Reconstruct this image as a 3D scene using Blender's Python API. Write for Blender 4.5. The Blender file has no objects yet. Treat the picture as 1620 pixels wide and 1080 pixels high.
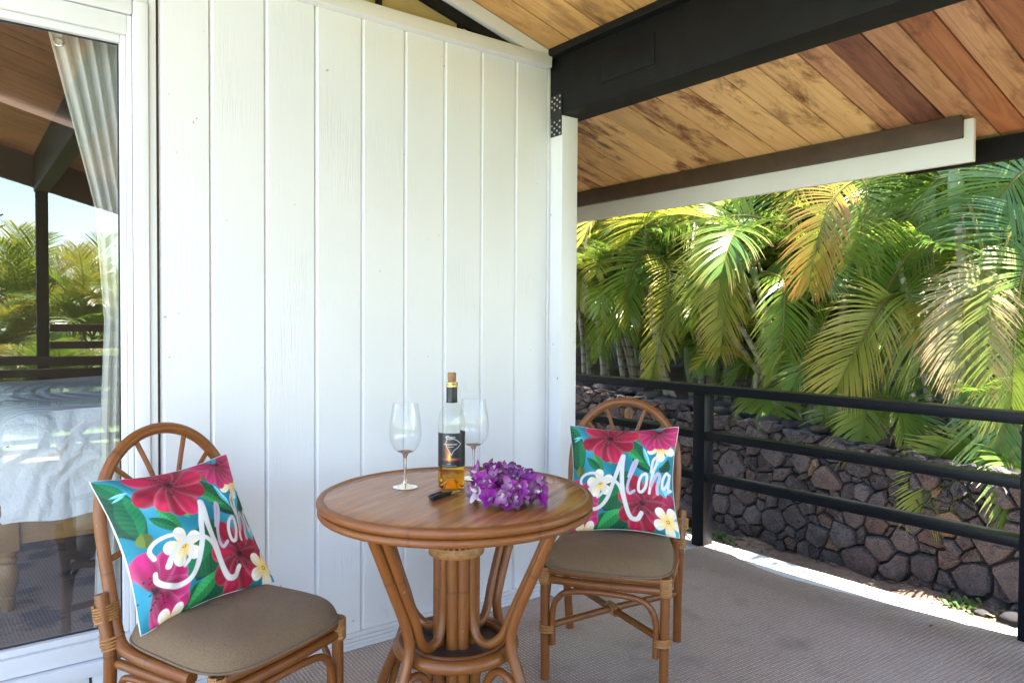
import bpy, bmesh, math, random
import numpy as np
from mathutils import Vector, Matrix, Euler
R = math.radians
sc = bpy.context.scene
# ------------------------------------------------------------------ camera, sky, sun, exposure
CAM = Vector((0, -2.5753, 1.247))
cam = bpy.data.cameras.new('camera'); camo = bpy.data.objects.new('camera', cam)
sc.collection.objects.link(camo); sc.camera = camo
cam.sensor_width = 36; cam.lens = 26.0024; cam.clip_start = .02; cam.clip_end = 2000
yaw, pitch, roll = R(37.3843), R(-1.3959), R(.3411)
fw = Vector((math.sin(yaw)*math.cos(pitch), math.cos(yaw)*math.cos(pitch), math.sin(pitch)))
rt = Vector((math.cos(yaw), -math.sin(yaw), 0)); up = rt.cross(fw)
r2 = rt*math.cos(roll)+up*math.sin(roll); u2 = up*math.cos(roll)-rt*math.sin(roll)
m = Matrix.Identity(4)
for i in range(3): m[i][0], m[i][1], m[i][2], m[i][3] = r2[i], u2[i], -fw[i], CAM[i]
camo.matrix_world = m
FPX = 1170.108
def ray(x, y): return (r2*(x-810) - u2*(y-540))/FPX + fw          # a photo pixel (1620x1080) as a direction
def on_x(x, y, X): d = ray(x, y); return CAM + d*((X-CAM.x)/d.x)
def on_z(x, y, z): d = ray(x, y); return CAM + d*((z-CAM.z)/d.z)
world = bpy.data.worlds.new('World'); sc.world = world; world.use_nodes = True
wn = world.node_tree; bg = wn.nodes['Background']; sky = wn.nodes.new('ShaderNodeTexSky')
sky.sky_type = 'NISHITA'; sky.sun_disc = False
TOSUN = Vector((.20, -.48, 1.0)).normalized()
sky.sun_elevation = math.asin(TOSUN.z); sky.sun_rotation = math.atan2(TOSUN.x, TOSUN.y)
sky.air_density = 1; sky.dust_density = .6; sky.ozone_density = 1
wn.links.new(sky.outputs[0], bg.inputs[0]); bg.inputs[1].default_value = .12
sl = bpy.data.lights.new('sun', 'SUN'); sl.energy = 5.0; sl.angle = R(.53); sl.color = (1, .94, .84)
slo = bpy.data.objects.new('sun', sl); sc.collection.objects.link(slo)
slo.rotation_euler = TOSUN.to_track_quat('Z', 'Y').to_euler(); slo.location = (6, 2, 12)
sc.view_settings.view_transform = 'Standard'; sc.view_settings.look = 'None'
sc.view_settings.gamma = 1; sc.view_settings.use_curve_mapping = False
sc.view_settings.exposure = 3.12
sc.render.engine = 'CYCLES'
cy = sc.cycles; cy.use_denoising = True; cy.max_bounces = 14; cy.diffuse_bounces = 7; cy.glossy_bounces = 5
cy.transparent_max_bounces = 16; cy.transmission_bounces = 10; cy.caustics_reflective = False; cy.caustics_refractive = False
cy.sample_clamp_indirect = 6
col = sc.collection
rng = random.Random(11)
# ------------------------------------------------------------------ helpers
class MB:
    def __init__(s): s.v = []; s.f = []; s.c = []; s.uv = {}
    def add(s, vs, fs, c=None):
        o = len(s.v); s.v += [tuple(v) for v in vs]; s.f += [tuple(i+o for i in f) for f in fs]
        s.c += (c if isinstance(c, list) else [c or (1, 1, 1, 1)]*len(vs)); return o
    def box(s, a, b):
        (x0, y0, z0), (x1, y1, z1) = a, b
        s.add([(x0,y0,z0),(x1,y0,z0),(x1,y1,z0),(x0,y1,z0),(x0,y0,z1),(x1,y0,z1),(x1,y1,z1),(x0,y1,z1)],
              [(0,3,2,1),(4,5,6,7),(0,1,5,4),(1,2,6,5),(2,3,7,6),(3,0,4,7)])
    def tube(s, pts, r, n=10, closed=False, c=None, cap=True):
        pts = [Vector(p) for p in pts]; k = len(pts); rs = r if isinstance(r, (list, tuple)) else [r]*k
        o0 = len(s.v); nrm = None; L = 0; Ls = []
        for i, p in enumerate(pts):
            if i: L += (p-pts[i-1]).length
            Ls.append(L)
            a = pts[(i-1) % k] if (closed or i) else p; b = pts[(i+1) % k] if (closed or i < k-1) else p
            t = (b-a).normalized()
            if nrm is None: nrm = t.orthogonal().normalized()
            nrm = (nrm - t*nrm.dot(t)); nrm = nrm.normalized() if nrm.length > 1e-6 else t.orthogonal().normalized()
            bi = t.cross(nrm)
            for j in range(n):
                q = 2*math.pi*j/n; s.v.append(tuple(p+(nrm*math.cos(q)+bi*math.sin(q))*rs[i])); s.c.append(c or (1, 1, 1, 1))
        for i in range(k if closed else k-1):
            i2 = (i+1) % k
            for j in range(n):
                j2 = (j+1) % n; f = (o0+i*n+j, o0+i*n+j2, o0+i2*n+j2, o0+i2*n+j); s.uv[len(s.f)] = ((j/n, Ls[i]), ((j+1)/n, Ls[i]), ((j+1)/n, Ls[i2] if i2 else L), (j/n, Ls[i2] if i2 else L)); s.f.append(f)
        if cap and not closed:
            s.f.append(tuple(o0+j for j in reversed(range(n)))); s.f.append(tuple(o0+(k-1)*n+j for j in range(n)))
    def lathe(s, prof, n=32, c=None, center=(0, 0, 0), closed=False):
        o = len(s.v); k = len(prof)
        for (r, z) in prof:
            for j in range(n):
                q = 2*math.pi*j/n; s.v.append((center[0]+r*math.cos(q), center[1]+r*math.sin(q), center[2]+z)); s.c.append(c or (1, 1, 1, 1))
        for i in range(k-1):
            for j in range(n):
                j2 = (j+1) % n; s.f.append((o+i*n+j, o+i*n+j2, o+(i+1)*n+j2, o+(i+1)*n+j))
        if prof[0][0] > 1e-5 and closed: s.f.append(tuple(o+j for j in reversed(range(n))))
        if prof[-1][0] > 1e-5 and closed: s.f.append(tuple(o+(k-1)*n+j for j in range(n)))
    def mesh(s, name, smooth=True, bevel=0, color=False):
        me = bpy.data.meshes.new(name); me.from_pydata(s.v, [], s.f); me.validate(clean_customdata=False)
        if color:
            at = me.color_attributes.new('Col', 'FLOAT_COLOR', 'POINT')
            at.data.foreach_set('color', np.array(s.c, dtype=np.float32).ravel())
        if s.uv:
            uvl = me.uv_layers.new(name='UVMap')
            for p in me.polygons:
                q = s.uv.get(p.index)
                if q:
                    for li, w in zip(p.loop_indices, q): uvl.data[li].uv = w
        if bevel:
            bm = bmesh.new(); bm.from_mesh(me)
            bmesh.ops.bevel(bm, geom=[e for e in bm.edges], offset=bevel, segments=2, profile=.6, affect='EDGES', clamp_overlap=True)
            bm.to_mesh(me); bm.free()
        me.update()
        if smooth:
            me.polygons.foreach_set('use_smooth', [True]*len(me.polygons)); me.set_sharp_from_angle(angle=R(24 if bevel else 38))
        return me
    def build(s, name, mat, parent=None, smooth=True, bevel=0, color=False):
        return link(name, s.mesh(name, smooth, bevel, color), mat, parent)
def link(name, me, mat=None, parent=None):
    o = bpy.data.objects.new(name, me); col.objects.link(o)
    if mat is not None and me is not None and len(me.materials) == 0: me.materials.append(mat)
    if parent is not None: o.parent = parent
    return o
def tag(o, label=None, cat=None, group=None, kind=None):
    if label: o['label'] = label
    if cat: o['category'] = cat
    if group: o['group'] = group
    if kind: o['kind'] = kind
    return o
def empty(name, loc=(0, 0, 0), rz=0, label=None, cat=None, group=None):
    o = bpy.data.objects.new(name, None); col.objects.link(o); o.location = loc; o.rotation_euler = (0, 0, rz)
    o.empty_display_size = .1
    return tag(o, label, cat, group)
def box(name, a, b, mat, parent=None, bevel=.003):
    c = [(a[i]+b[i])/2 for i in range(3)]
    k = MB(); k.box([a[i]-c[i] for i in range(3)], [b[i]-c[i] for i in range(3)])
    o = k.build(name, mat, parent, bevel=bevel); o.location = c; return o
def copy_tree(o, parent=None):
    c = o.copy(); col.objects.link(c); c.parent = parent
    for ch in list(o.children): copy_tree(ch, c)
    return c
def smooth_path(ctrl, n=8, closed=False):
    P = [Vector(p) for p in ctrl]; k = len(P); out = []
    rngi = range(k if closed else k-1)
    for i in rngi:
        p0 = P[(i-1) % k] if (closed or i) else P[0]*2-P[1]; p1 = P[i]; p2 = P[(i+1) % k]
        p3 = P[(i+2) % k] if (closed or i+2 < k) else P[-1]*2-P[-2]
        for j in range(n):
            t = j/n; out.append(.5*((2*p1)+(p2-p0)*t+(2*p0-5*p1+4*p2-p3)*t*t+(3*p1-p0-3*p2+p3)*t**3))
    if not closed: out.append(P[-1])
    return out
# ------------------------------------------------------------------ materials
class NT:
    def __init__(s, name):
        s.m = bpy.data.materials.new(name); s.m.use_nodes = True; s.t = s.m.node_tree; s.n = s.t.nodes
        s.b = s.n['Principled BSDF']; s.out = s.n['Material Output']
    def new(s, typ, **kw):
        x = s.n.new(typ)
        for k, v in kw.items(): setattr(x, k, v)
        return x
    def l(s, a, b): s.t.links.new(a, b)
    def val(s, sock, v): sock.default_value = v
    def coord(s, kind='Object', scale=(1, 1, 1), rand=False):
        tc = s.new('ShaderNodeTexCoord'); mp = s.new('ShaderNodeMapping'); s.l(tc.outputs[kind], mp.inputs[0]); mp.inputs['Scale'].default_value = scale
        if rand:
            oi = s.new('ShaderNodeObjectInfo'); mu = s.new('ShaderNodeMath', operation='MULTIPLY'); s.l(oi.outputs['Random'], mu.inputs[0]); mu.inputs[1].default_value = 37.
            cb = s.new('ShaderNodeCombineXYZ'); [s.l(mu.outputs[0], cb.inputs[i]) for i in range(3)]; s.l(cb.outputs[0], mp.inputs['Location'])
        return mp.outputs[0]
    def noise(s, co, scale, detail=4, rough=.55, dist=0):
        x = s.new('ShaderNodeTexNoise'); s.l(co, x.inputs['Vector']); x.inputs['Scale'].default_value = scale; x.inputs['Detail'].default_value = detail
        x.inputs['Roughness'].default_value = rough; x.inputs['Distortion'].default_value = dist; return x.outputs[0]
    def ramp(s, f, stops):
        x = s.new('ShaderNodeValToRGB'); e = x.color_ramp.elements
        while len(e) < len(stops): e.new(.5)
        for el, (p, c) in zip(e, stops): el.position = p; el.color = (*c, 1) if len(c) == 3 else c
        s.l(f, x.inputs[0]); return x.outputs[0]
    def mix(s, f, a, b, typ='MIX'):
        x = s.new('ShaderNodeMix', data_type='RGBA', blend_type=typ)
        for sk, v in ((x.inputs[0], f), (x.inputs[6], a), (x.inputs[7], b)):
            if hasattr(v, 'is_linked') or hasattr(v, 'links'): s.l(v, sk)
            elif isinstance(v, (int, float)): sk.default_value = v
            else: sk.default_value = (*v, 1) if len(v) == 3 else v
        return x.outputs[2]
    def math(s, op, a, b=None, clamp=False):
        x = s.new('ShaderNodeMath', operation=op, use_clamp=clamp)
        for sk, v in ((x.inputs[0], a), (x.inputs[1], b)):
            if v is None: continue
            if isinstance(v, (int, float)): sk.default_value = v
            else: s.l(v, sk)
        return x.outputs[0]
    def bump(s, h, strength=.3, dist=.01, nrm=None):
        x = s.new('ShaderNodeBump'); s.l(h, x.inputs['Height']); x.inputs['Strength'].default_value = strength; x.inputs['Distance'].default_value = dist
        if nrm is not None: s.l(nrm, x.inputs['Normal'])
        s.l(x.outputs[0], s.b.inputs['Normal']); return x.outputs[0]
    def base(s, c):
        if isinstance(c, tuple): s.b.inputs['Base Color'].default_value = (*c, 1)
        else: s.l(c, s.b.inputs['Base Color'])
    def set(s, **kw):
        for k, v in kw.items(): s.b.inputs[k.replace('_', ' ')].default_value = v
def simple(name, c, rough=.5, var=.12, scale=8, bump=0, metallic=0, rand=True, bscale=60, spec=.5):
    t = NT(name); co = t.coord(rand=rand); n = t.noise(co, scale)
    t.base(t.ramp(n, [(.25, tuple(x*(1-var) for x in c)), (.75, tuple(min(1, x*(1+var)) for x in c))]))
    t.set(Roughness=rough, Metallic=metallic); t.b.inputs['Specular IOR Level'].default_value = spec
    if bump: t.bump(t.noise(co, bscale), bump, .004)
    return t.m
M = {}
def mat_white():
    t = NT('white_paint'); co = t.coord(scale=(14, 14, .7), rand=True); co2 = t.coord(rand=True)
    g = t.noise(co, 9, 5, .6, 1.2); big = t.noise(co2, 2.2, 3); spots = t.noise(co2, 38, 1, .4)
    patch = t.ramp(t.noise(co2, 3.1, 2), [(.52, (0, 0, 0)), (.68, (1, 1, 1))])
    c = t.mix(t.ramp(big, [(.3, (0, 0, 0)), (.7, (1, 1, 1))]), (.655, .65, .655), (.685, .68, .685))
    c = t.mix(t.ramp(spots, [(.80, (0, 0, 0)), (.82, (1, 1, 1))]), c, (.40, .36, .31)); t.base(c)
    h = t.mix(patch, t.math('MULTIPLY', g, .25), g); t.bump(h, .42, .006); t.set(Roughness=.42)
    return t.m
def mat_plank(name, c0, c1, stain, stain_amt, grain=.5):
    t = NT(name); co = t.coord(scale=(.55, 9, 9), rand=True); co2 = t.coord(scale=(1.0, 2.6, 2.6), rand=True)
    oi = t.new('ShaderNodeObjectInfo')
    cath = t.noise(t.coord(scale=(.45, 5.5, 5.5), rand=True), 2.2, 2, .4, .9)
    rings = t.math('PINGPONG', t.math('MULTIPLY', cath, 13.), 1.)
    fine = t.noise(t.coord(scale=(1.2, 70, 70), rand=True), 4, 5, .65)
    g = t.math('ADD', t.math('MULTIPLY', t.math('POWER', rings, .7), .5), t.math('MULTIPLY', fine, .5))
    c = t.mix(g, c0, c1)
    c = t.mix(t.math('MULTIPLY', oi.outputs['Random'], .45), c, tuple(x*.5 for x in c0))
    st = t.ramp(t.noise(co2, 2.3, 9, .72, .3), [(.52, (0, 0, 0)), (.64, (1, 1, 1))])
    c = t.mix(t.math('MULTIPLY', st, stain_amt), c, stain)
    kn = t.new('ShaderNodeTexVoronoi'); t.l(t.coord(scale=(.9, 2.4, 2.4), rand=True), kn.inputs['Vector']); kn.inputs['Scale'].default_value = 2.1
    k = t.ramp(kn.outputs['Distance'], [(.06, (1, 1, 1)), (.15, (0, 0, 0))]); c = t.mix(t.math('MULTIPLY', k, .8), c, tuple(x*.35 for x in stain))
    t.base(c); t.set(Roughness=.5); t.bump(g, grain, .004); return t.m
def mat_rattan():
    t = NT('rattan'); tc = t.new('ShaderNodeTexCoord'); mp = t.new('ShaderNodeMapping'); t.l(tc.outputs['UV'], mp.inputs[0]); mp.inputs['Scale'].default_value = (6, 5, 1)
    n = t.noise(mp.outputs[0], 3, 4, .6); big = t.noise(t.coord(rand=True), 9, 4)
    sx = t.new('ShaderNodeSeparateXYZ'); t.l(tc.outputs['UV'], sx.inputs[0])
    node = t.math('SMOOTH_MAX', t.math('SUBTRACT', 1., t.math('MULTIPLY', t.math('ABSOLUTE', t.math('SUBTRACT', t.math('FRACT', t.math('MULTIPLY', sx.outputs[1], 3.1)), .5)), 60.)), 0.)
    c = t.mix(n, (.085, .024, .004), (.34, .115, .019)); c = t.mix(t.ramp(big, [(.35, (0, 0, 0)), (.75, (1, 1, 1))]), c, (.19, .052, .008))
    c = t.mix(t.math('MULTIPLY', node, .55, True), c, (.07, .025, .008))
    c = t.mix(t.ramp(t.noise(t.coord(rand=True), 70, 2, .5), [(.735, (0, 0, 0)), (.80, (.6, .6, .6))]), c, (.50, .30, .15))
    t.base(c); t.l(t.ramp(big, [(.3, (.30, .30, .30)), (.7, (.55, .55, .55))]), t.b.inputs['Roughness']); t.b.inputs['Coat Weight'].default_value = .08; t.bump(n, .4, .004); return t.m
def mat_fabric(name, c, scale=420, var=.35):
    t = NT(name); co = t.coord(); w1 = t.noise(t.coord(scale=(1, 1, 1)), scale, 2, .5); w2 = t.noise(co, 14, 3)
    t.base(t.mix(w1, tuple(x*(1-var) for x in c), tuple(x*(1+var) for x in c))); t.set(Roughness=.9); t.b.inputs['Sheen Weight'].default_value = .03
    t.bump(t.math('ADD', w1, t.math('MULTIPLY', w2, .6)), .35, .003); return t.m
def mat_carpet():
    t = NT('carpet'); co = t.coord(); 
    ro = t.new('ShaderNodeMapping'); t.l(co, ro.inputs[0]); ro.inputs['Rotation'].default_value = (0, 0, R(3)); ro.inputs['Scale'].default_value = (1, 1, 1)
    a = t.new('ShaderNodeTexWave', bands_direction='X'); t.l(ro.outputs[0], a.inputs[0]); a.inputs['Scale'].default_value = 23; a.inputs['Distortion'].default_value = 2.6; a.inputs['Detail'].default_value = 3; a.inputs['Detail Scale'].default_value = 2.5
    b = t.new('ShaderNodeTexWave', bands_direction='Y'); t.l(ro.outputs[0], b.inputs[0]); b.inputs['Scale'].default_value = 17; b.inputs['Distortion'].default_value = 3.2; b.inputs['Detail'].default_value = 3; b.inputs['Detail Scale'].default_value = 2.5
    w = t.math('MULTIPLY', a.outputs['Fac'], t.math('ADD', t.math('MULTIPLY', b.outputs['Fac'], .7), .3))
    sp = t.noise(co, 260, 2, .6); big = t.noise(co, 1.3, 3)
    c = t.mix(w, (.27, .20, .165), (.72, .59, .50)); c = t.mix(t.math('MULTIPLY', sp, .5), c, (.33, .255, .21)); c = t.mix(t.ramp(t.noise(co, 4.5, 6, .7), [(.52, (0, 0, 0)), (.72, (.5, .5, .5))]), c, (.15, .11, .085)); c = t.mix(t.ramp(big, [(.35, (0, 0, 0)), (.7, (.35, .35, .35))]), c, (.58, .475, .415))
    t.base(c); t.set(Roughness=.95); t.bump(t.math('ADD', w, t.math('MULTIPLY', sp, .5)), .8, .006); return t.m
def mat_tabletop():
    t = NT('tabletop_veneer'); co = t.coord(scale=(1, 12, 1)); n = t.noise(co, 3.4, 5, .62, .5); n2 = t.noise(t.coord(scale=(1.2, 50, 1)), 6, 3)
    sx = t.new('ShaderNodeSeparateXYZ'); t.l(t.coord(), sx.inputs[0]); st = t.math('FLOOR', t.math('MULTIPLY', sx.outputs[1], 11.))
    wn_ = t.new('ShaderNodeTexWhiteNoise', noise_dimensions='1D'); t.l(st, wn_.inputs['W'])
    c = t.mix(t.ramp(n, [(.32, (0, 0, 0)), (.68, (1, 1, 1))]), (.20, .055, .012), (.62, .26, .085)); c = t.mix(t.math('MULTIPLY', wn_.outputs[0], .4), c, (.46, .18, .055)); c = t.mix(t.math('MULTIPLY', n2, .35), c, (.16, .055, .02))
    t.base(c); t.set(Roughness=.27); t.b.inputs['Specular IOR Level'].default_value = .42; t.b.inputs['Coat Weight'].default_value = .08; t.b.inputs['Coat Roughness'].default_value = .12; t.bump(n2, .06, .002); return t.m
def mat_leaf():
    t = NT('palm_leaf'); at = t.new('ShaderNodeAttribute', attribute_name='Col'); sx = t.new('ShaderNodeSeparateColor'); t.l(at.outputs[0], sx.inputs[0])
    oi = t.new('ShaderNodeObjectInfo'); c = oi.outputs['Color']
    c = t.mix(t.math('MULTIPLY', t.math('SUBTRACT', 1., sx.outputs[0]), .62), c, (.12, .24, .035))
    c = t.mix(t.math('MULTIPLY', sx.outputs[1], .6), c, (.20, .24, .035))
    tip = t.math('MULTIPLY', t.math('POWER', sx.outputs[0], 3.2), t.math('ADD', .35, t.math('MULTIPLY', sx.outputs[1], .65)))
    c = t.mix(t.math('MULTIPLY', tip, oi.outputs['Alpha']), c, (.42, .25, .10))
    c = t.mix(sx.outputs[2], c, (.24, .21, .06))
    t.base(c); t.set(Roughness=.33)
    tr = t.new('ShaderNodeBsdfTranslucent'); t.l(t.mix(.18, c, (.60, .62, .04)), tr.inputs[0])
    ms = t.new('ShaderNodeMixShader'); ms.inputs[0].default_value = .46; t.l(t.b.outputs[0], ms.inputs[1]); t.l(tr.outputs[0], ms.inputs[2]); t.l(ms.outputs[0], t.out.inputs[0]); return t.m
def mat_cane():
    t = NT('palm_cane'); co = t.coord(); sx = t.new('ShaderNodeSeparateXYZ'); t.l(co, sx.inputs[0])
    rings = t.math('POWER', t.math('FRACT', t.math('MULTIPLY', sx.outputs[2], 11.)), 6.); n = t.noise(co, 14, 4)
    c = t.mix(n, (.20, .17, .11), (.46, .41, .32)); c = t.mix(rings, c, (.07, .05, .035)); t.base(c); t.set(Roughness=.7); t.bump(rings, .5, .006); return t.m
def mat_stone():
    t = NT('lava_stone'); co = t.coord(rand=True); oi = t.new('ShaderNodeObjectInfo')
    hue = t.ramp(oi.outputs['Random'], [(0, (.032, .033, .042)), (.22, (.060, .058, .072)), (.42, (.115, .108, .122)), (.58, (.085, .073, .078)), (.74, (.125, .113, .120)), (.85, (.125, .078, .072)), (.92, (.048, .050, .064)), (1, (.34, .21, .10))])
    n = t.noise(co, 11, 6, .68); n2 = t.noise(co, 55, 4, .7); v = t.new('ShaderNodeTexVoronoi'); t.l(co, v.inputs['Vector']); v.inputs['Scale'].default_value = 85
    c = t.mix(t.ramp(n, [(.3, (0, 0, 0)), (.75, (1, 1, 1))]), hue, t.mix(.35, hue, (.26, .23, .22))); c = t.mix(t.ramp(n2, [(.55, (0, 0, 0)), (.8, (.6, .6, .6))]), c, (.27, .22, .18))
    t.base(c); t.set(Roughness=.85); t.bump(t.math('ADD', t.math('ADD', n, t.math('MULTIPLY', n2, .5)), t.math('MULTIPLY', v.outputs['Distance'], .35)), 1., .035); return t.m
def mat_ground():
    t = NT('soil'); co = t.coord(); n = t.noise(co, 2.1, 6, .65); n2 = t.noise(co, 24, 5, .7)
    soil = t.mix(n2, (.085, .056, .042), (.30, .20, .145)); soil = t.mix(t.ramp(n, [(.45, (0, 0, 0)), (.7, (.6, .6, .6))]), soil, (.36, .26, .19))
    sx = t.new('ShaderNodeSeparateXYZ'); t.l(co, sx.inputs[0]); far = t.math('MULTIPLY', t.math('SUBTRACT', -6.2, sx.outputs[1]), 1.5, True)
    xf = t.math('MULTIPLY', t.math('SUBTRACT', t.math('ABSOLUTE', sx.outputs[0]), 6.5), 1., True); far = t.math('MAXIMUM', far, xf); t.base(t.mix(far, soil, t.mix(n2, (.08, .15, .03), (.17, .25, .06)))); t.set(Roughness=.95); t.bump(t.math('ADD', n2, n), .7, .03); return t.m
def mat_glass_pane(name, refl, tint=(1, 1, 1), edge=.75, pw=3.):
    t = NT(name); tr = t.new('ShaderNodeBsdfTransparent'); tr.inputs[0].default_value = (*tint, 1); gl = t.new('ShaderNodeBsdfGlossy'); gl.inputs['Roughness'].default_value = 0
    fr = t.new('ShaderNodeLayerWeight'); fr.inputs['Blend'].default_value = .35
    ms = t.new('ShaderNodeMixShader'); t.l(t.math('ADD', refl, t.math('MULTIPLY', t.math('POWER', fr.outputs['Facing'], pw), edge), True), ms.inputs[0])
    t.l(tr.outputs[0], ms.inputs[1]); t.l(gl.outputs[0], ms.inputs[2]); t.l(ms.outputs[0], t.out.inputs[0]); return t.m
def mat_glass(name, c=(1, 1, 1), ior=1.45, rough=0):
    t = NT(name); g = t.new('ShaderNodeBsdfGlass'); g.inputs['Color'].default_value = (*c, 1); g.inputs['IOR'].default_value = ior; g.inputs['Roughness'].default_value = rough
    t.l(g.outputs[0], t.out.inputs[0]); return t.m
def mat_vcol(name, rough=.7, bump=0, trans=0):
    t = NT(name); at = t.new('ShaderNodeAttribute', attribute_name='Col'); t.base(at.outputs[0]); t.set(Roughness=rough)
    if bump: t.bump(t.noise(t.coord(), 500, 2), bump, .002)
    if trans:
        tr = t.new('ShaderNodeBsdfTranslucent'); t.l(at.outputs[0], tr.inputs[0]); ms = t.new('ShaderNodeMixShader'); ms.inputs[0].default_value = trans
        t.l(t.b.outputs[0], ms.inputs[1]); t.l(tr.outputs[0], ms.inputs[2]); t.l(ms.outputs[0], t.out.inputs[0])
    return t.m
M['white'] = mat_white(); M['trim'] = simple('white_trim', (.67, .667, .672), .38, .03, 6, .08)
M['pale'] = mat_plank('pale_plank', (.66, .37, .125), (.93, .64, .29), (.17, .048, .012), .95)
M['gold'] = mat_plank('golden_plank', (.56, .28, .085), (.78, .47, .17), (.16, .06, .02), .55)  # same boards uphill of the beam, dimmer light there painted into the colour
M['red'] = mat_plank('red_plank', (.30, .10, .040), (.56, .24, .10), (.10, .03, .012), .7, .9)
M['redbrown'] = mat_plank('brown_plank', (.17, .06, .034), (.30, .125, .068), (.07, .022, .012), .7, .9); M['redtan'] = mat_plank('tan_plank', (.40, .18, .075), (.70, .40, .20), (.15, .045, .016), .8, .9)
M['black'] = simple('black_paint', (.0055, .0055, .006), .6, .4, 12, .25, spec=.22)
M['rail'] = simple('rail_paint', (.0035, .0042, .0068), .38, .3, 10, .2, spec=.25)
M['brownstrip'] = simple('dark_stain_wood', (.062, .035, .022), .55, .35, 9, .25)
M['rattan'] = mat_rattan(); M['binding'] = simple('rattan_binding', (.34, .155, .045), .5, .35, 60, .3)
M['cushion'] = mat_fabric('seat_fabric', (.165, .105, .056), 300, .5); M['carpet'] = mat_carpet(); M['table'] = mat_tabletop()
M['leaf'] = mat_leaf(); M['cane'] = mat_cane(); M['stone'] = mat_stone(); M['ground'] = mat_ground()
M['shaft'] = simple('palm_crownshaft', (.22, .27, .12), .45, .35, 7, .1)
M['pane'] = mat_glass_pane('window_glass', .21); M['bowl'] = mat_glass_pane('thin_glass', .035, (.975, .98, .975), .85, 2.6)
M['glass'] = mat_glass('clear_glass'); M['wine'] = mat_glass('amber_wine', (.95, .70, .25), 1.33)
M['metal'] = simple('steel', (.55, .55, .55), .3, .1, 20, 0, 1); M['blackplastic'] = simple('black_plastic', (.012, .013, .016), .3, .1)
M['tan'] = simple('tan_panel', (.42, .32, .15), .5, .15, 5); M['darkmetal'] = simple('black_strap', (.012, .012, .013), .45, .2, 20)
M['curtain'] = mat_vcol('curtain_cloth', .9, .1, .5); M['quilt'] = simple('quilt_cloth', (.62, .67, .68), .8, .03, 8)
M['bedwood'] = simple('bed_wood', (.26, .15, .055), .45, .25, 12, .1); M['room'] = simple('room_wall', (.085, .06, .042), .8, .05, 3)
M['print'] = mat_vcol('pillow_print', .75, .12); M['pillowback'] = mat_fabric('pillow_back', (.72, .70, .64), 420, .06)
M['petal'] = mat_vcol('orchid_petal', .45, 0, .3); M['label'] = mat_vcol('wine_label', .4)
M['cork'] = simple('cork', (.26, .13, .05), .8, .35, 90, .3); M['gold_foil'] = simple('gold_foil', (.6, .42, .16), .35, .15, 40, 0, .8); M['capsule'] = simple('capsule', (.012, .012, .013), .4, .1)
def mat_rug():
    t = NT('room_rug'); co = t.coord(); v = t.new('ShaderNodeTexVoronoi', feature='SMOOTH_F1'); t.l(co, v.inputs['Vector']); v.inputs['Scale'].default_value = 7
    n = t.noise(co, 26, 4, .6, 1.); t.base(t.mix(t.ramp(t.math('ADD', v.outputs['Distance'], t.math('MULTIPLY', n, .6)), [(.55, (0, 0, 0)), (.75, (1, 1, 1))]), (.075, .07, .075), (.25, .19, .15))); t.set(Roughness=.95); return t.m
M['rug'] = mat_rug()
q = NT('quilted_cloth'); co = q.coord(); wv = q.new('ShaderNodeTexWave', wave_type='RINGS', rings_direction='SPHERICAL'); q.l(q.coord(scale=(3, 3, 3)), wv.inputs[0]); wv.inputs['Scale'].default_value = 2.4; wv.inputs['Distortion'].default_value = 5; wv.inputs['Detail'].default_value = 2
q.base((.80, .84, .84)); q.set(Roughness=.85); q.bump(q.math('ADD', wv.outputs['Fac'], q.noise(co, 60, 2)), .5, .008); M['quilt'] = q.m
# ------------------------------------------------------------------ the setting: ground, bank, deck
def sheet(name, x0, x1, y0, y1, nx, ny, zf, mat, kind='structure'):
    k = MB(); vs = [(x0+(x1-x0)*i/nx, y0+(y1-y0)*j/ny) for j in range(ny+1) for i in range(nx+1)]
    k.add([(x, y, zf(x, y)) for x, y in vs], [(j*(nx+1)+i, j*(nx+1)+i+1, (j+1)*(nx+1)+i+1, (j+1)*(nx+1)+i) for j in range(ny) for i in range(nx)])
    return tag(k.build(name, mat), kind=kind)
nz = np.random.RandomState(5)
def gz(x, y):
    base = -.262+.012*math.sin(x*7+y*3)+.010*math.sin(y*11-x*5)+.008*math.sin(x*23+1)*math.sin(y*19)
    return base + (.035*max(0, 1-abs(x-4.32)/.25) if x < 4.6 else 0)
sheet('ground', 3.3, 4.6, -3.2, 5.4, 40, 200, gz, M['ground'])
tag(box('far_ground', (-300, -300, -.40), (300, 300, -.30), M['ground'], bevel=0), kind='structure')
def bank(x, y):
    t = min(1, max(0, (x-4.5)/.5)); top = .47+.068*max(-2, min(4, y)); return top-.09*(1-t)+.10*max(0, (x-5))*.8+.03*math.sin(x*4+y*5)
sheet('planting_bank', 4.5, 9.5, -6.5, 14, 30, 60, bank, M['ground'])
deck = tag(box('deck', (-5.0, -5.95, -.24), (3.30, 3.6, -.006), M['trim'], bevel=0), kind='structure')  # unseen bare white stretch past the carpet is added to bounce sunlight upward
for i, x in enumerate((3.302, 3.362, 3.430)):                     # the painted boards along the open edge
    w = (.058, .066, .070)[i]; o = box('edge_board', (x, -5.95, -.16), (x+w, 3.6, 0), M['trim'], deck, .002)
    o.matrix_parent_inverse = Matrix.Translation(-Vector(deck.location))
for i in range(6):
    o = box('deck_board', (2.29+i*.168, .045, -.008), (2.29+i*.168+.162, 3.6, .0 if i < 6 else 0), M['trim'], deck, .002); o.matrix_parent_inverse = Matrix.Translation(-Vector(deck.location))
k = MB(); edge = []
ys = [.048, .03, -.05, -.15, -.27, -.40, -.52, -.72, -.95, -1.2, -1.48, -1.9, -2.6, -3.4, -4.4, -5.85]
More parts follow.
